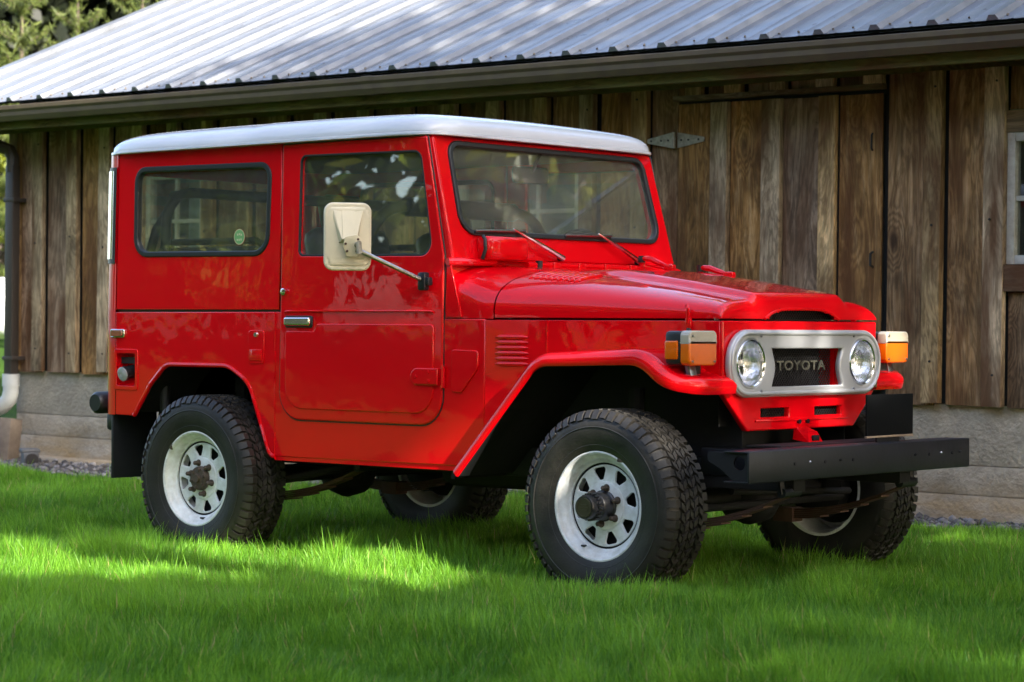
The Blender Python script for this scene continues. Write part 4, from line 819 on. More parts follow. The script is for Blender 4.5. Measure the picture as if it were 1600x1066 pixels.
# ---- wheels
def wheel_meshes():
    T = MB(); prof = [(.200, .085), (.206, .104), (.222, .111), (.255, .119), (.285, .124), (.312, .122), (.335, .115), (.348, .104), (.356, .088), (.3585, .05), (.359, 0)]; prof = prof + [(r, -h) for r, h in prof[-2::-1]]
    T.lathe(prof, 72)
    T.lathe([(.300, .1235), (.303, .1255), (.306, .1235)], 72); T.lathe([(.232, .1125), (.235, .1150), (.238, .1140)], 72)
    def block(h0, h1, a0, a1, sk, r0, r1, sh=0):
        v = []; c = .12
        for r, g_ in ((r0, 0), (r1, c)):
            for h, o in ((h0, 0), (h1, 1)):
                for a in (a0 + (a1 - a0) * g_, a1 - (a1 - a0) * g_):
                    hh = h + (h1 - h0) * g_ * .5 * (1 if o == 0 else -1); aa = a + sk * (hh - h0) / (h1 - h0); v.append((r * math.cos(aa), r * math.sin(aa), hh))
        T.add(v, [(4, 5, 7, 6), (0, 1, 5, 4), (2, 6, 7, 3), (0, 4, 6, 2), (1, 3, 7, 5)])
    nb = 58; st = 2 * math.pi / nb
    for row, (h0, h1, sk) in enumerate(((-.066, -.043, .05), (-.039, -.015, -.05), (-.011, .011, .05), (.015, .039, -.05), (.043, .066, .05))):
        for k in range(nb): j = random.uniform(-.010, .010); block(h0, h1, k * st + row * .04 + j * .5, k * st + st * .80 + row * .04, sk + j, .354, .3705)
    for sg in (-1, 1):
        for k in range(nb):
            a = k * st + (.02 if sg > 0 else .07); w_ = st * (.72 if k % 2 else .64); v = []
            lo_ = .334 if k % 2 else .340
            pr = [(.367 - .0, .070), (.3690, .098), (.352, .1135), (lo_, .1215)]; inn = [(.345, .070), (.345, .095), (.338, .104), (lo_ - .004, .112)]
            for (r, h), (ri, hi) in zip(pr, inn):
                for aa in (a, a + w_): v.append((r * math.cos(aa), r * math.sin(aa), sg * h))
                for aa in (a - .006, a + w_ + .006): v.append((ri * math.cos(aa), ri * math.sin(aa), sg * hi))
            f = []
            for i in range(3): o = i * 4; f += [(o, o + 1, o + 5, o + 4), (o + 2, o, o + 4, o + 6), (o + 1, o + 3, o + 7, o + 5)]
            f += [(2, 3, 1, 0), (12, 13, 15, 14)]
            T.add(v, f)
    tyre = mesh('tyre', T.v, T.f, 'tyre', 28)
    Rm = MB(); Rm.lathe([(.196, -.105), (.212, -.105), (.212, -.10), (.196, -.095), (.188, -.06), (.180, -.02), (.188, .04), (.197, .088), (.204, .094), (.2125, .098), (.2125, .106), (.206, .1075), (.1995, .103), (.197, .095), (.192, .088), (.185, .084), (.179, .079), (.177, .072), (.172, .064), (.1655, .0610), (.1655, .050), (.159, .048), (.159, .010)], 64)
    Rm.v = Rm.v; rim = mesh('wheel', Rm.v, Rm.f, 'wheel_white', 35)
    return tyre, rim
TY, RIM = wheel_meshes()
def spoke_disc():
    holes = []
    for k in range(8):
        a = 2 * math.pi * k / 8 + R(12); ca, sa = math.cos(a), math.sin(a)
        tri = rpoly([(.1480, -.035, .011), (.1480, .035, .011), (.1005, .010, .008), (.1005, -.010, .008)], seg=5)
        holes.append([(x * ca - y * sa, x * sa + y * ca) for x, y in tri])
    o = plate('spoke_disc', 'wheel_white', None, circ(0, 0, .1575, 64), holes, .012, .004, lambda u, v, d: (u, v, .031 + d - .010 * (1 - sstep(.04, .15, math.hypot(u, v))) * 0), bres=2)
    me = o.data; bpy.data.objects.remove(o); return me
DISC = spoke_disc()
b = MB(); b.lathe([(.158, .0105), (0, .010)], 48); b.lathe([(.1654, .0535), (.1575, .0535)], 48); DARK = mesh('wheel_shade', b.v, b.f, 'underbody', 30)  # near-black disc and ring paint the shade behind the holes and in the groove
b = MB(); b.lathe([(.094, .037), (.091, .042), (.085, .0435), (.0, .0435)], 48); FLG = mesh('hub_flange', b.v, b.f, 'wheel_white', 30)
b = MB(); b.lathe([(0, .075), (.004, .075), (.009, .071), (.0105, .066), (.0115, .052), (.013, .0434)], 6); b.lathe([(.015, .0434), (.015, .047), (.011, .047)], 12); NUT = mesh('lug_nut', b.v, b.f, 'brown_hub', 30)
b = MB(); b.tube([(.181, 0, .062), (.179, 0, .080), (.176, 0, .098)], [.006, .0055, .004], 8); VAL = mesh('valve_stem', b.v, b.f, 'rubber', 40)
b = MB(); b.lathe([(.054, .0436), (.052, .062), (.048, .068), (.020, .070), (.018, .082), (.0, .082)], 32)
for k in range(6): a = k * math.pi / 3 + .3; b.tube([(.040 * math.cos(a), .040 * math.sin(a), .066), (.040 * math.cos(a), .040 * math.sin(a), .074)], .008, 6)
RHUB = mesh('hub', b.v, b.f, 'brown_hub', 35)
b = MB(); b.lathe([(.060, .0436), (.060, .052), (.055, .056), (.053, .100), (.050, .104), (.050, .118)], 40); b.lathe([(.050, .118), (.046, .122), (.046, .160), (.043, .166), (.030, .166)], 40)
for k in range(20): a = k * math.pi / 10; b.box((.0485 * math.cos(a), .0485 * math.sin(a), .126), (.010, .008, .024), Matrix.Translation((.0485 * math.cos(a), .0485 * math.sin(a), .126)) @ Matrix.Rotation(a, 4, 'Z') @ Matrix.Translation((-.0485 * math.cos(a), -.0485 * math.sin(a), -.126)))
FHUB = mesh('hub', b.v, b.f, 'hub_black', 35)
b = MB(); b.lathe([(.036, .166), (.036, .170), (.031, .170), (.031, .167), (0, .167)], 32); b.box((0, .010, .168), (.036, .004, .004)); b.box((0, -.010, .168), (.036, .004, .004)); b.box((0, 0, .168), (.044, .004, .004)); DIAL = mesh('hub_dial', b.v, b.f, 'hub_gold', 35)
b = MB(); b.box((-.196, .075, .1), (.018, .03, .016), bev=.004); WGT = mesh('wheel_weight', b.v, b.f, 'brown_hub', 30)
for fx, front in ((0, False), (WB, True)):
    for s in (-1, 1):
        spin = random.uniform(0, 6)
        wh_ = link('wheel', RIM, car, (fx, s * .760, WZC)); 
        q = Matrix.Rotation(R(90 if s < 0 else -90), 4, 'X')          # local z becomes outward
        wh_.rotation_euler = q.to_euler()
        for nm, me in (('tyre', TY), ('spoke_disc', DISC), ('wheel_shade', DARK), ('hub_flange', FLG), ('valve_stem', VAL), ('wheel_weight', WGT), ('hub', FHUB if front else RHUB)):
            c = link(nm, me, wh_)
            if nm in ('spoke_disc', 'hub_flange', 'hub'): c.location.z = .021
            c.rotation_euler = (0, 0, {'valve_stem': R(-118 if front else -80), 'tyre': spin, 'wheel_weight': R(-100 if front else -20)}.get(nm, 0))
        if front: link('hub_dial', DIAL, wh_, (0, 0, .021))
        for k in range(6):
            a = k * math.pi / 3 + R(20 if front else 45); c = link('lug_nut', NUT, wh_, (.070 * math.cos(a), .070 * math.sin(a), .021))

# ---- underbody
b = MB()
for s in (-1, 1): b.b2((-.76, s * .34, .42), (2.88, s * .42, .54), bev=.006)
for x in (-.6, .55, 1.2, 2.5): b.b2((x, -.34, .44), (x + .08, .34, .52))
b.build('chassis_frame', 'underbody', car)
for x, dy in ((0, .10), (WB, .14)):
    b = MB(); b.tube([(x, -.64, WZC), (x, .64, WZC)], .042, 14); M_ = Matrix.Translation((x, dy, WZC)); b.lathe([(0, -.13), (.06, -.12), (.11, -.08), (.13, 0), (.11, .08), (.06, .12), (0, .13)], 20, M_ @ Matrix.Rotation(R(90), 4, 'Y')); b.build('axle', 'underbody', car, 50)
for x0, x1, xc in ((1.72, 2.86, WB), (-.60, .62, 0)):
    for s in (-1, 1):
        b = MB()
        for k in range(5):
            l = 1 - .17 * k; pts = []
            for t in range(13):
                x = xc + (sub(t / 12, x0, x1) - xc) * l; dd = (x - xc) / .57; pts.append((x, WZC - .075 + .125 * dd * dd * (.9 if xc == 0 else 1.0) - k * .0085))
            V = []
            for x, z in pts: V += [(x, s * .42 - .032, z), (x, s * .42 + .032, z), (x, s * .42 + .032, z - .007), (x, s * .42 - .032, z - .007)]
            F = [(i * 4 + a, i * 4 + (a + 1) % 4, i * 4 + 4 + (a + 1) % 4, i * 4 + 4 + a) for i in range(12) for a in range(4)] + [(0, 1, 2, 3), (51, 50, 49, 48)]
            b.add(V, F)
        b.b2((xc - .05, s * .42 - .04, WZC - .13), (xc + .05, s * .42 + .04, WZC - .07), bev=.004); sp2 = b.build('leaf_spring', 'rust', car, 30)
        b = MB(); b.tube([(x1, s * .42 - .055, WZC + .06), (x1, s * .42 + .055, WZC + .06)], .020, 10)
        for o in (-.045, .045): b.tube([(x1, s * .42 + o, WZC + .055), (x1 - .015, s * .42 + o, WZC + .135)], .014, 6)
        b.build('spring_shackle', 'black_steel', sp2)
b = MB(); b.tube([(WB + .16, -.60, .335), (WB + .16, .58, .335)], .016, 10); b.tube([(WB + .22, -.30, .40), (WB + .20, .58, .36)], .014, 10); b.build('tie_rod', 'underbody', car)
b = MB(); b.tube([(1.5, .42, .44), (.6, .40, .42), (-.2, .46, .45), (-.72, .46, .48)], .028, 10); b.tube([(.95, .41, .42), (.45, .41, .42)], .075, 16); b.build('exhaust', 'underbody', car, 50)
b = MB(); b.b2((.85, -.20, .34), (1.45, .20, .58), bev=.05); b.tube([(.9, .1, .42), (.05, .1, .38)], .035, 12); b.tube([(1.4, .14, .42), (2.2, .14, .38)], .035, 12); b.build('gearbox', 'underbody', car, 40)
b = MB(); b.b2((1.55, -.26, .42), (2.5, .26, 1.0), bev=.04); b.build('engine', 'underbody', car)
b = MB(); b.b2((-.15, -.33, .36), (.50, -.30, .40)); b.tube([(.45, -.30, .42), (.28, -.55, .36), (.12, -.62, .34)], .02, 8); b.build('brake_line', 'underbody', car)
for x in (WB, 0):
    for s in (-1, 1):
        b = MB(); b.tube([(x - .10, s * .50, .36), (x - .13, s * .46, .80)], [.028, .035], 10); b.build('shock_absorber', 'underbody', car)
        b = MB(); b.lathe([(0, .0), (.13, .0), (.13, .07), (.05, .09)], 24, Matrix.Translation((x, s * .70, WZC)) @ Matrix.Rotation(R(90 if s > 0 else -90), 4, 'X')); b.build('brake_drum', 'underbody', car, 40)

# ---- interior
def seat(x, y, name='front_seat'):
    b = MB(); b.box((x, y, .90), (.48, .46, .15), bev=.05); st = b.build(name, 'seat_vinyl', car, 50)
    b = MB(); b.box((0, 0, .28), (.13, .46, .56), Matrix.Translation((x - .24, y, .93)) @ Matrix.Rotation(R(-14), 4, 'Y'), .05); b.build('seat_back', 'seat_vinyl', st, 50)
    b = MB(); b.box((0, 0, .63), (.09, .24, .17), Matrix.Translation((x - .24, y, .93)) @ Matrix.Rotation(R(-14), 4, 'Y'), .035); b.build('headrest', 'seat_vinyl', st, 50)
    b = MB(); b.b2((x - .2, y - .2, .62), (x + .2, y + .2, .83)); b.build('seat_base', 'interior_black', st)
seat(.80, -.36); seat(.80, .36)
MB().b2((1.24, -.72, 1.10), (1.40, .72, 1.30), bev=.03).build('dashboard', 'interior_black', car, 40)
sw = MB(); M_ = Matrix.Translation((1.12, .36, 1.30)) @ Matrix.Rotation(R(-62), 4, 'Y'); n_ = 36
sw.tube([tuple(M_ @ Vector((.195 * math.cos(2 * math.pi * k / n_), .195 * math.sin(2 * math.pi * k / n_), 0))) for k in range(n_ + 1)], .013, 8, False)
for k in range(3): a = R(90 + 120 * k); sw.tube([tuple(M_ @ Vector((.03 * math.cos(a), .03 * math.sin(a), -.02))), tuple(M_ @ Vector((.19 * math.cos(a), .19 * math.sin(a), 0)))], .011, 6)
sw.tube([tuple(M_ @ Vector((0, 0, 0))), tuple(M_ @ Vector((0, 0, -.35)))], [.04, .025], 10); sw.build('steering_wheel', 'interior_black', car, 50)
def bar(name, pts, r, m='interior_black'): return MB().tube(pts, r, 10).build(name, m, car, 60)
def hoop(x, zt, yl, rad=.16): 
    pts = [(x, -yl, .64), (x, -yl, zt - rad)] + [(x, -yl + rad * (1 - math.cos(t)), zt - rad + rad * math.sin(t)) for t in (.3, .6, .9, 1.2, 1.57)]; return pts + [(p[0], -p[1], p[2]) for p in pts[::-1]]
bar('roll_hoop', hoop(.80, 1.565, .60, .22), .026); bar('roll_hoop', hoop(-.46, 1.66, .64), .024)
bar('roll_bar_pad', [(.80, -.36, 1.565), (.80, .36, 1.565)], .042)
for s in (-1, 1): bar('roll_bar', [(.80, s * .44, 1.56), (.30, s * .56, 1.60), (-.30, s * .60, 1.645), (-.46, s * .60, 1.64)], .022); bar('roll_bar', [(-.46, s * .60, 1.60), (-.54, s * .63, 1.48), (-.62, s * .64, 1.25), (-.66, s * .64, .9)], .022)
bar('grab_rail', [(1.30, -.58, 1.30), (1.27, -.55, 1.40), (1.27, -.25, 1.40), (1.30, -.22, 1.30)], .012)
# rear side benches with a rail
for s in (-1, 1):
    b = MB(); b.b2((-.62, s * .42, .98), (.22, s * .70, 1.06), bev=.03); be = b.build('rear_bench', 'seat_vinyl', car, 40); b = MB(); b.tube([(-.60, s * .52, 1.06), (-.58, s * .55, 1.40), (-.52, s * .55, 1.425), (.05, s * .55, 1.425), (.14, s * .55, 1.39), (.18, s * .52, 1.06)], .016, 8); b.build('bench_rail', 'interior_black', be, 60)
    MB().b2((-.60, s * .545, 1.12), (.12, s * .575, 1.40), bev=.012).build('bench_back', 'seat_vinyl', be)
    MB().tube([(-.28, s * .53, 1.435), (-.27, s * .515, 1.38), (-.27, s * .515, 1.15)], .012, 6).build('bench_strap', 'tan_edge', be)
rm = MB().box((1.19, .02, 1.705), (.03, .24, .075), Matrix.Translation((0, 0, 0)), .02).build('rear_view_mirror', 'interior_grey', car); MB().tube([(1.20, .02, 1.72), (1.25, .02, 1.80)], .008, 6).build('mirror_stalk', 'interior_grey', rm)
# round sticker on the quarter glass
MS = Matrix.Translation((.155, -.7475, 1.432)) @ Matrix.Rotation(R(90), 4, 'X'); stk = MB().lathe([(0, .0), (.036, .0)], 28, MS).build('window_sticker', 'sticker_rim', car, 0)
MB().lathe([(0, .0006), (.031, .0006)], 28, MS).build('sticker_field', 'sticker_green', stk, 0); b = MB()
for q, z in ((-.010, .010), (.002, .012), (.013, .009), (-.012, -.013), (0, -.013), (.012, -.012)): b.add([tuple(MS @ Vector((q + dx_ - .004, z + dz_ - .0045, .0012))) for dx_, dz_ in ((0, 0), (.008, 0), (.008, .009), (0, .009))], [(0, 1, 2, 3)])
b.lathe([(.0335, .0010), (.031, .0010)], 28, MS); b.build('sticker_marks', 'sticker_cream', stk, 0)

# ================================================================== PLANTS
def vnoise(x, y, seed=0):
    """smooth value noise, vectorised"""
    xi = np.floor(x).astype(np.int64); yi = np.floor(y).astype(np.int64); fx = x - xi; fy = y - yi; fx = fx * fx * (3 - 2 * fx); fy = fy * fy * (3 - 2 * fy)
    def h(a, b): n = (a * 374761393 + b * 668265263 + seed * 974634777) & 0x7fffffff; n = (n ^ (n >> 13)) * 1274126177 & 0x7fffffff; return ((n ^ (n >> 16)) & 0xffff) / 65535.
    return (h(xi, yi) * (1 - fx) + h(xi + 1, yi) * fx) * (1 - fy) + (h(xi, yi + 1) * (1 - fx) + h(xi + 1, yi + 1) * fx) * fy
def np_mesh(name, V, quads, tris, tone, m, smooth=False):
    """fast mesh from numpy arrays"""
    me = bpy.data.meshes.new(name); nq, nt_ = len(quads), len(tris); me.vertices.add(len(V)); me.vertices.foreach_set('co', V.astype(np.float32).ravel())
    idx = np.concatenate([np.asarray(quads).ravel(), np.asarray(tris).ravel()]).astype(np.int32); me.loops.add(len(idx)); me.loops.foreach_set('vertex_index', idx)
    st = np.concatenate([np.arange(nq) * 4, nq * 4 + np.arange(nt_) * 3]).astype(np.int32); me.polygons.add(nq + nt_); me.polygons.foreach_set('loop_start', st)
    me.update(calc_edges=True); me.validate()
    at = me.attributes.new('tone', 'FLOAT', 'POINT'); at.data.foreach_set('value', tone.astype(np.float32)); me.materials.append(MATS[m])
    if smooth: me.polygons.foreach_set('use_smooth', np.ones(nq + nt_, bool))
    return me
# ------------------------------------------------------------------ lawn blades
def in_view(x, y, mrg):
    d = np.stack([x - CAMP.x, y - CAMP.y], -1); f2 = np.array([fw.x, fw.y]); r2 = np.array([rt.x, rt.y]); z = d @ f2; h = d @ r2
    return (z > 6.3) & (np.abs(h) < z * .216 + mrg)
def gravel_np(x):
    e = np.where(x < -2.4, 1.95, 1.95 + .53 * np.minimum(1, (x + 2.4) / 2)); e = np.where(x < -4.2, e - .15 * np.minimum(1, (-4.2 - x)), e); return e + .09 * np.sin(x * 2.3) + .05 * np.sin(x * 5.1 + 1)
def grass():
    A = []
    n = 3000000
    x = rng.uniform(-8.0, 9.5, n); y = rng.uniform(-7.5, 2.6, n); k = in_view(x, y, 2.6) & (y < gravel_np(x) + .05 * rng.standard_normal(n)); x, y = x[k], y[k]
    z = (x - CAMP.x) * fw.x + (y - CAMP.y) * fw.y; dens = np.clip(1.15 - (z - 7) * .06, .45, 1) * np.where((np.abs(y) < .6) & (x > -.6) & (x < 2.6), .55, 1)
    core = in_view(x, y, .5); k = rng.random(len(x)) < dens * np.where(core, .85, .30); x, y, z = x[k], y[k], z[k]
    for wx in (0, WB):
        for sy in (-1, 1): k = ~((np.abs(x - wx) < .15) & (np.abs(y - sy * .76) < .115)); x, y, z = x[k], y[k], z[k]
    n = len(x)
    big = vnoise(x * 1.1, y * 1.1, 1); med = vnoise(x * 4.3, y * 4.3, 2); sm = vnoise(x * 13, y * 13, 3)
    ht = (.046 + .035 * big + .075 * med ** 1.6 + .030 * sm) * rng.uniform(.55, 1.18, n) * np.where(rng.random(n) < .04, 1.35, 1) * 1.06
    # lawn is shorter right at the gravel
    ht *= np.clip((gravel_np(x) - y) / .35, .45, 1)
    az = rng.uniform(0, 2 * np.pi, n); cl = 2 * np.pi * vnoise(x * 2.2, y * 2.2, 4) * 2; lean = rng.uniform(.08, .55, n) * ht
    dx = np.cos(az) * lean + np.cos(cl) * ht * .16; dy = np.sin(az) * lean + np.sin(cl) * ht * .16
    fa = az + np.pi / 2 + rng.normal(0, .5, n); wd = rng.uniform(.0011, .0021, n) * (1 + .10 * (z - 7)) * np.where(in_view(x, y, .5), 1, 1.8); sx, sy = np.cos(fa) * wd, np.sin(fa) * wd
    g0 = .010 * np.sin(x * 1.9 + y * .7) * np.cos(y * 1.4 - x * .5) + .03 * np.clip((y - .8) / 1.6, 0, 1) - .004
    def lvl(t, wf, up_): return np.stack([x + dx * t ** 1.8 - sx * wf, y + dy * t ** 1.8 - sy * wf, g0 + ht * up_], -1), np.stack([x + dx * t ** 1.8 + sx * wf, y + dy * t ** 1.8 + sy * wf, g0 + ht * up_], -1)
    a0, b0 = lvl(0., 1, 0); a1, b1 = lvl(.55, .9, .52); tip = np.stack([x + dx, y + dy, g0 + ht * (1 - .25 * (lean / ht))], -1)
    V = np.stack([a0, b0, a1, b1, tip], 1).reshape(-1, 3); o = np.arange(n) * 5
    Q = np.stack([o, o + 1, o + 3, o + 2], -1); T = np.stack([o + 2, o + 3, o + 4], -1)
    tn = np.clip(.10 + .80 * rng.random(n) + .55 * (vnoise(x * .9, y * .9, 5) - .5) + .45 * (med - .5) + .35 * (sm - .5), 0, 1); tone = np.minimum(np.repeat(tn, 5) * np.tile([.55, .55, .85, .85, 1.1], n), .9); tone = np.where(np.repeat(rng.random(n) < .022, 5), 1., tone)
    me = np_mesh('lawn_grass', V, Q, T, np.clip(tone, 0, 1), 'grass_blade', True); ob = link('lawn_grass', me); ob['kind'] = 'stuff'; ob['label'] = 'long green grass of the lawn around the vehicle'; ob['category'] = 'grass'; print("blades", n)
grass()
# ------------------------------------------------------------------ trees
def leafset(C, size, asp, up_bias=0, seed=0, tone=None):
    n = len(C); r = np.random.default_rng(seed); a = r.standard_normal((n, 3)); a[:, 2] += up_bias; a /= np.linalg.norm(a, axis=1)[:, None]; t = np.cross(a, r.standard_normal((n, 3))); t /= np.linalg.norm(t, axis=1)[:, None]
    s = size * r.uniform(.6, 1.3, n)[:, None]; V = np.stack([C - a * s, C - t * s * asp * .8 - a * s * .1, C + a * s, C + t * s * asp * .8 - a * s * .1], 1).reshape(-1, 3); o = np.arange(n) * 4
    tn = np.clip((tone if tone is not None else .5) + .35 * r.standard_normal(n) * .7, 0, 1)
    return V, np.stack([o, o + 1, o + 2, o + 3], -1), np.repeat(tn, 4)
def crown_points(h, rad, z0, n, seed, lobes=26, conic=.0):
    r = np.random.default_rng(seed); L = []
    for k in range(lobes):
        zz = r.uniform(0, 1); rr = rad * (math.sqrt(max(0, 1 - (2 * zz - .85) ** 2 / 1.5)) * (1 - conic) + conic * (1.05 - zz)) * r.uniform(.35, .85); a = r.uniform(0, 6.283); L.append((rr * math.cos(a), rr * math.sin(a), z0 + (h - z0) * zz, rad * r.uniform(.28, .46) * (1 - .55 * conic * zz)))
    P = []
    per = n // lobes
    for lx, ly, lz, lr in L:
        d = r.standard_normal((per, 3)); d /= np.linalg.norm(d, axis=1)[:, None]; q = d * (lr * r.uniform(.35, 1.05, per) ** .6)[:, None]; q[:, 2] *= .8; P.append(q + (lx, ly, lz))
    return np.concatenate(P), L
def trunk_mesh(h, r0, L, seed, parent):
    r = random.Random(seed); b = MB(); b.tube([(0, 0, -.15), (.02, .01, h * .12), (r.uniform(-.1, .1), r.uniform(-.1, .1), h * .45), (r.uniform(-.2, .2), r.uniform(-.2, .2), h * .85)], [r0 * 1.3, r0, r0 * .7, r0 * .2], 9)
    for lx, ly, lz, lr in L[::2]:
        zb = max(h * .15, lz - .9 - abs(lx) * .3); b.tube([(0, 0, zb), (lx * .5, ly * .5, (zb + lz) / 2 + .1), (lx, ly, lz)], [r0 * .35, r0 * .22, r0 * .06], 6)
    return b.build('trunk', 'bark', parent, 60)
def tree(name, loc, h, rad, z0, n, size, label, group, m='leaf', seed=1, filt=None, proto=None, rotz=0, cat='tree', asp=.6, conic=0, sc_=1, tone=.45):
    t = empty(name, loc); tag(t, label, cat, group); t.rotation_euler.z = rotz; t.scale = (sc_,) * 3
    if proto is not None:
        for ch in proto.children: c = ch.copy(); COL.objects.link(c); c.parent = t
        return t
    C, L = crown_points(h, rad, z0, n, seed, conic=conic)
    if filt is not None: C = C[filt(C + np.array(loc))]
    V, Q, tn = leafset(C, size, asp, 0, seed, tone); me = np_mesh('crown', V, Q, np.zeros((0, 3), int), tn, m); link('crown', me, t); trunk_mesh(h, .035 * h / 2 + .05, L, seed, t)
    return t
# trees to the right of the picture, between the car and the sun: leaves are cut out of their crowns to let sun patches onto roof and lawn
def inpoly(px, py, poly):
    c = np.zeros(len(px), bool); n = len(poly)
    for i in range(n):
        (xa, ya), (xb, yb) = poly[i], poly[i - 1]; k = ((ya > py) != (yb > py)) & (px < (xb - xa) * (py - ya) / (yb - ya + 1e-12) + xa); c ^= k
    return c
S3 = np.array(SUN)
LAWN_GAP = [(-.95, -2.0), (-.75, -1.55), (-.35, -1.22), (.1, -.92), (.4, -.68), (.85, -.55), (1.50, -.66), (1.80, -.95), (2.0, -1.35), (1.95, -1.75), (1.4, -1.82), (1.0, -1.88), (.80, -2.12), (.70, -2.5), (.60, -3.0)]
LAWN_GAP2 = [(1.2, -3.2), (1.6, -2.75), (2.3, -2.8), (2.9, -3.45), (2.8, -4.2), (1.5, -4.2)]
ROOF_GAP = [(-9, 1.5), (-4.35, 2.2), (-3.6, 3.2), (-2.2, 4.6), (-4.2, 4.6), (-5.8, 4.5), (-7.2, 5.2), (-9, 5)]
def sun_filter(P):
    G = P - S3 * ((P[:, 2] - .06) / S3[2])[:, None]
    k = ~(inpoly(G[:, 0], G[:, 1], LAWN_GAP)) & ~(inpoly(G[:, 0], G[:, 1], LAWN_GAP2) & (rng.random(len(P)) < .45))
    # roof plane z = ZE + (y - YE) tan
    tp_ = math.tan(PT); t = (P[:, 2] - ZE - (P[:, 1] - YE) * tp_) / (S3[2] - S3[1] * tp_); H = P - S3 * t[:, None]; k &= ~inpoly(H[:, 0], H[:, 1], ROOF_GAP)
    # leaves removed at random to let some sun onto the front of the car
    t = (P[:, 0] - 2.64) / S3[0]; F = P - S3 * t[:, None]; k &= ~((np.abs(F[:, 1]) < .95) & (F[:, 2] > .55) & (F[:, 2] < 1.05) & (rng.random(len(P)) < .50))
    return k
for i, (x, y, h, rad, z0) in enumerate(((13.4, -8.4, 12.5, 3.5, 3.0), (14.5, -3.6, 14.0, 3.7, 2.8), (13.6, .8, 14.0, 3.5, 3.2), (15.2, 4.6, 14.5, 3.7, 3.4), (18.5, -1.4, 16, 4.2, 4.0), (12.6, -6.0, 11.5, 3.2, 2.2))):
    tree('broadleaf_tree', (x, y, 0), h, rad, z0, 9000, .17, 'tall leafy tree shading the lawn from the right, outside the picture', 'shade trees right of the lawn', seed=20 + i, filt=sun_filter)
# trees behind the photographer, seen only as reflections
pa = None; protos = []
for i in range(13):
    x = -36 + 5.2 * i + random.uniform(-1, 1); y = -21 - 3 * math.sin(i * 1.7) - (3 if i % 3 == 0 else 0)
    if i < 2: pr = tree('reflected_tree', (x, y, 0), 10.5, 3.2, 1.5, 5200, .26, 'leafy tree outside the picture, mirrored in the paint and glass', 'trees around the lawn outside the picture', seed=40 + i); protos.append(pr)
    else: tree('reflected_tree', (x, y, 0), 0, 0, 0, 0, 0, 'leafy tree outside the picture, mirrored in the paint and glass', 'trees around the lawn outside the picture', proto=protos[i % 2], rotz=i * 1.3, sc_=random.uniform(.9, 1.3))
for i, (x, y, q) in enumerate(((27, -14, 1.1), (30, -7, 1), (33, 8, .9), (28, 16, 1.2), (24, 22, 1.5), (18, 19, 1.6), (12.5, 16, 1.5), (7, 17, 1.6), (1, 17, 1.5), (15, 25, 1.9), (8, 26, 1.8), (22, 30, 1.9), (-5, 18, 1.5),
                             (-31, -29, 1.5), (-24, -30, 1.6), (-17, -29, 1.5), (-10, -30, 1.6), (-3, -29, 1.5), (4, -30, 1.6), (-38, -27, 1.4), (-42, -18, 1.4), (-46, -9, 1.4))):
    tree('reflected_tree', (x, y, 0), 0, 0, 0, 0, 0, 'leafy tree outside the picture, mirrored in the paint and glass', 'trees around the lawn outside the picture', proto=protos[i % 2], rotz=i * 2.3, sc_=q * random.uniform(.92, 1.08))
# forest beyond the barn
def ray_at(px, k): d = fw + rt * ((px - 800) / 3707.07); return CAMP + d * k
fp = None
FL = {1: 'dark evergreen of the wood directly behind the leftmost young fir', 2: 'dark evergreen of the wood behind the middle young fir', 3: 'dark evergreen of the wood behind the rightmost young fir'}
for i, (px, k, hh) in enumerate(((-60, 43, 1), (20, 47, 1.1), (95, 44, 1), (170, 49, 1.15), (250, 45, 1), (330, 50, 1.1), (-20, 58, 1.3), (130, 60, 1.35), (260, 60, 1.3), (-140, 52, 1.2), (400, 56, 1.2))):
    p = ray_at(px, k); loc = (p.x, p.y, gh(p.x, p.y)); lab = FL.get(i, 'dark evergreen standing deeper in the wood behind the barn roof')
    if fp is None: fp = tree('forest_tree', loc, 12, 2.7, .4, 15000, .17, lab, 'dark trees of the wood behind the barn', 'shaded_needle', seed=70, conic=.55, tone=.35)
    else: tree('forest_tree', loc, 0, 0, 0, 0, 0, lab, 'dark trees of the wood behind the barn', proto=fp, rotz=i * 1.1, sc_=hh * 1.45)
for i, (px, k, lab) in enumerate(((6, 36, 'loose green shrub at the left edge, above the white gas tank'), (-40, 33, 'loose green shrub just outside the left edge beside the gas tank'))):
    p = ray_at(px, k); tree('shrub', (p.x, p.y, gh(p.x, p.y)), 3.1 + .4 * i, 1.2, .1, 2600, .085, lab, 'shrubs beyond the gas tank', 'leaf', seed=90 + i, cat='shrub', tone=.6)
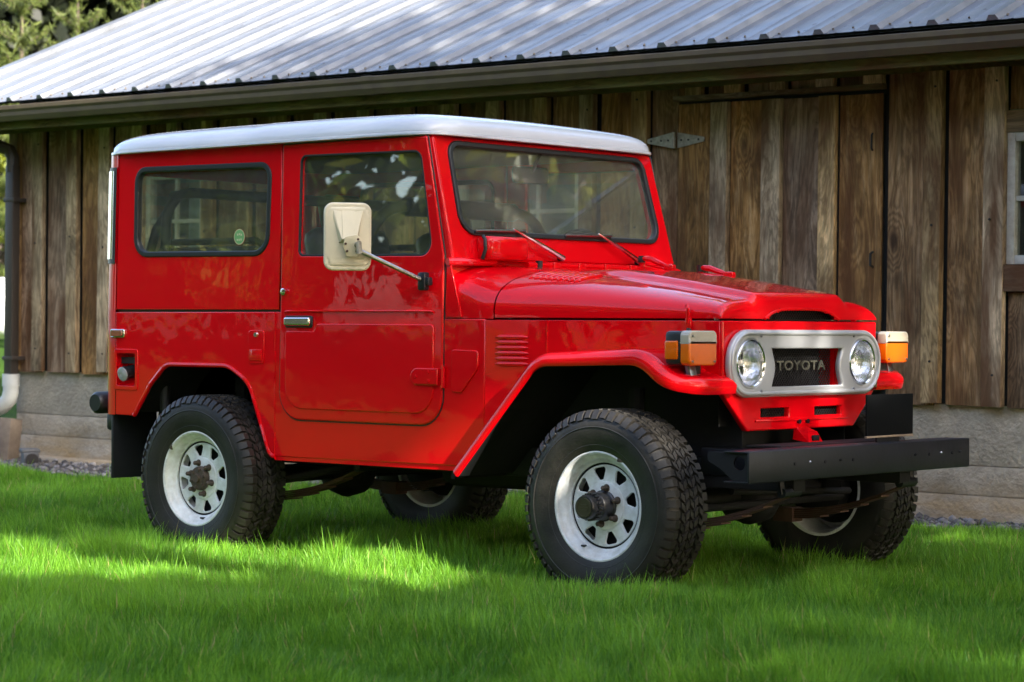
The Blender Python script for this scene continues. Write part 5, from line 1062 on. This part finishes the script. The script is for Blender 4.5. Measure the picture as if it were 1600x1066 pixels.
# young firs whose leaders stand above the rake of the roof
def fir(px, k, top, label, seed):
    p = ray_at(px, k); z0 = gh(p.x, p.y); H = top - z0; t = empty('young_fir', (p.x, p.y, z0)); tag(t, label, 'fir tree', 'young firs beside the barn')
    r = np.random.default_rng(seed); b = MB(); b.tube([(0, 0, -.1), (0, 0, H * .5), (0.02, 0, H)], [.09, .05, .012], 8); C = []; D = []
    zz = H - .10
    seg = []
    lv = 0
    while zz > .5:
        nb = 5 + int(r.integers(0, 2)); ln = min(1.0, .20 + (H - zz) * .27)
        a0 = r.uniform(0, 6.28)
        for q in range(nb):
            a = a0 + q * 2 * math.pi / nb + r.normal(0, .15); l = ln * r.uniform(.8, 1.15); up_ = .62 if H - zz < 1.5 else .25
            pts = [(math.cos(a) * l * s_, math.sin(a) * l * s_, zz + l * (up_ * s_ ** 1.25 - .02)) for s_ in (0, .35, .7, 1)]; b.tube(pts, [.014, .011, .008, .004], 5)
            for s_ in np.linspace(.12, 1.0, int(10 + l * 26)):
                P_ = np.array([math.cos(a) * l * s_, math.sin(a) * l * s_, zz + l * (up_ * s_ ** 1.25 - .02)])
                for _ in range(4): C.append(P_ + r.normal(0, .020, 3)); 
                if l > .5 and r.random() < .5:
                    sd_ = r.choice([-1, 1]); dd = np.array([-math.sin(a) * sd_ * .8 + math.cos(a) * .6, math.cos(a) * sd_ * .8 + math.sin(a) * .6, .25]); ll = l * .35 * (1.1 - s_)
                    for u in np.linspace(.1, 1, int(3 + ll * 22)):
                        for _ in range(4): C.append(P_ + dd * ll * u + r.normal(0, .025, 3))
        zz -= .30 + .12 * r.random() + .03 * lv; lv += 1
    for s_ in np.linspace(max(0, H - 1.5), H + .05, 60):
        for _ in range(5): C.append(np.array([0, 0, s_]) + r.normal(0, .03, 3) * (1.2, 1.2, 1))
    C = np.array(C); V, Q, tn = leafset(C, .085, .11, .9, seed, .60); link('foliage', np_mesh('foliage', V, Q, np.zeros((0, 3), int), tn, 'needle'), t); b.build('trunk', 'bark', t, 60)
fir(31, 30, 5.45, 'leftmost young fir with yellow green needles above the roof edge', 5)
fir(118, 32, 5.55, 'middle young fir with yellow green needles above the roof edge', 6)
fir(219, 34, 6.25, 'rightmost young fir top, mostly hidden by the barn roof', 8)
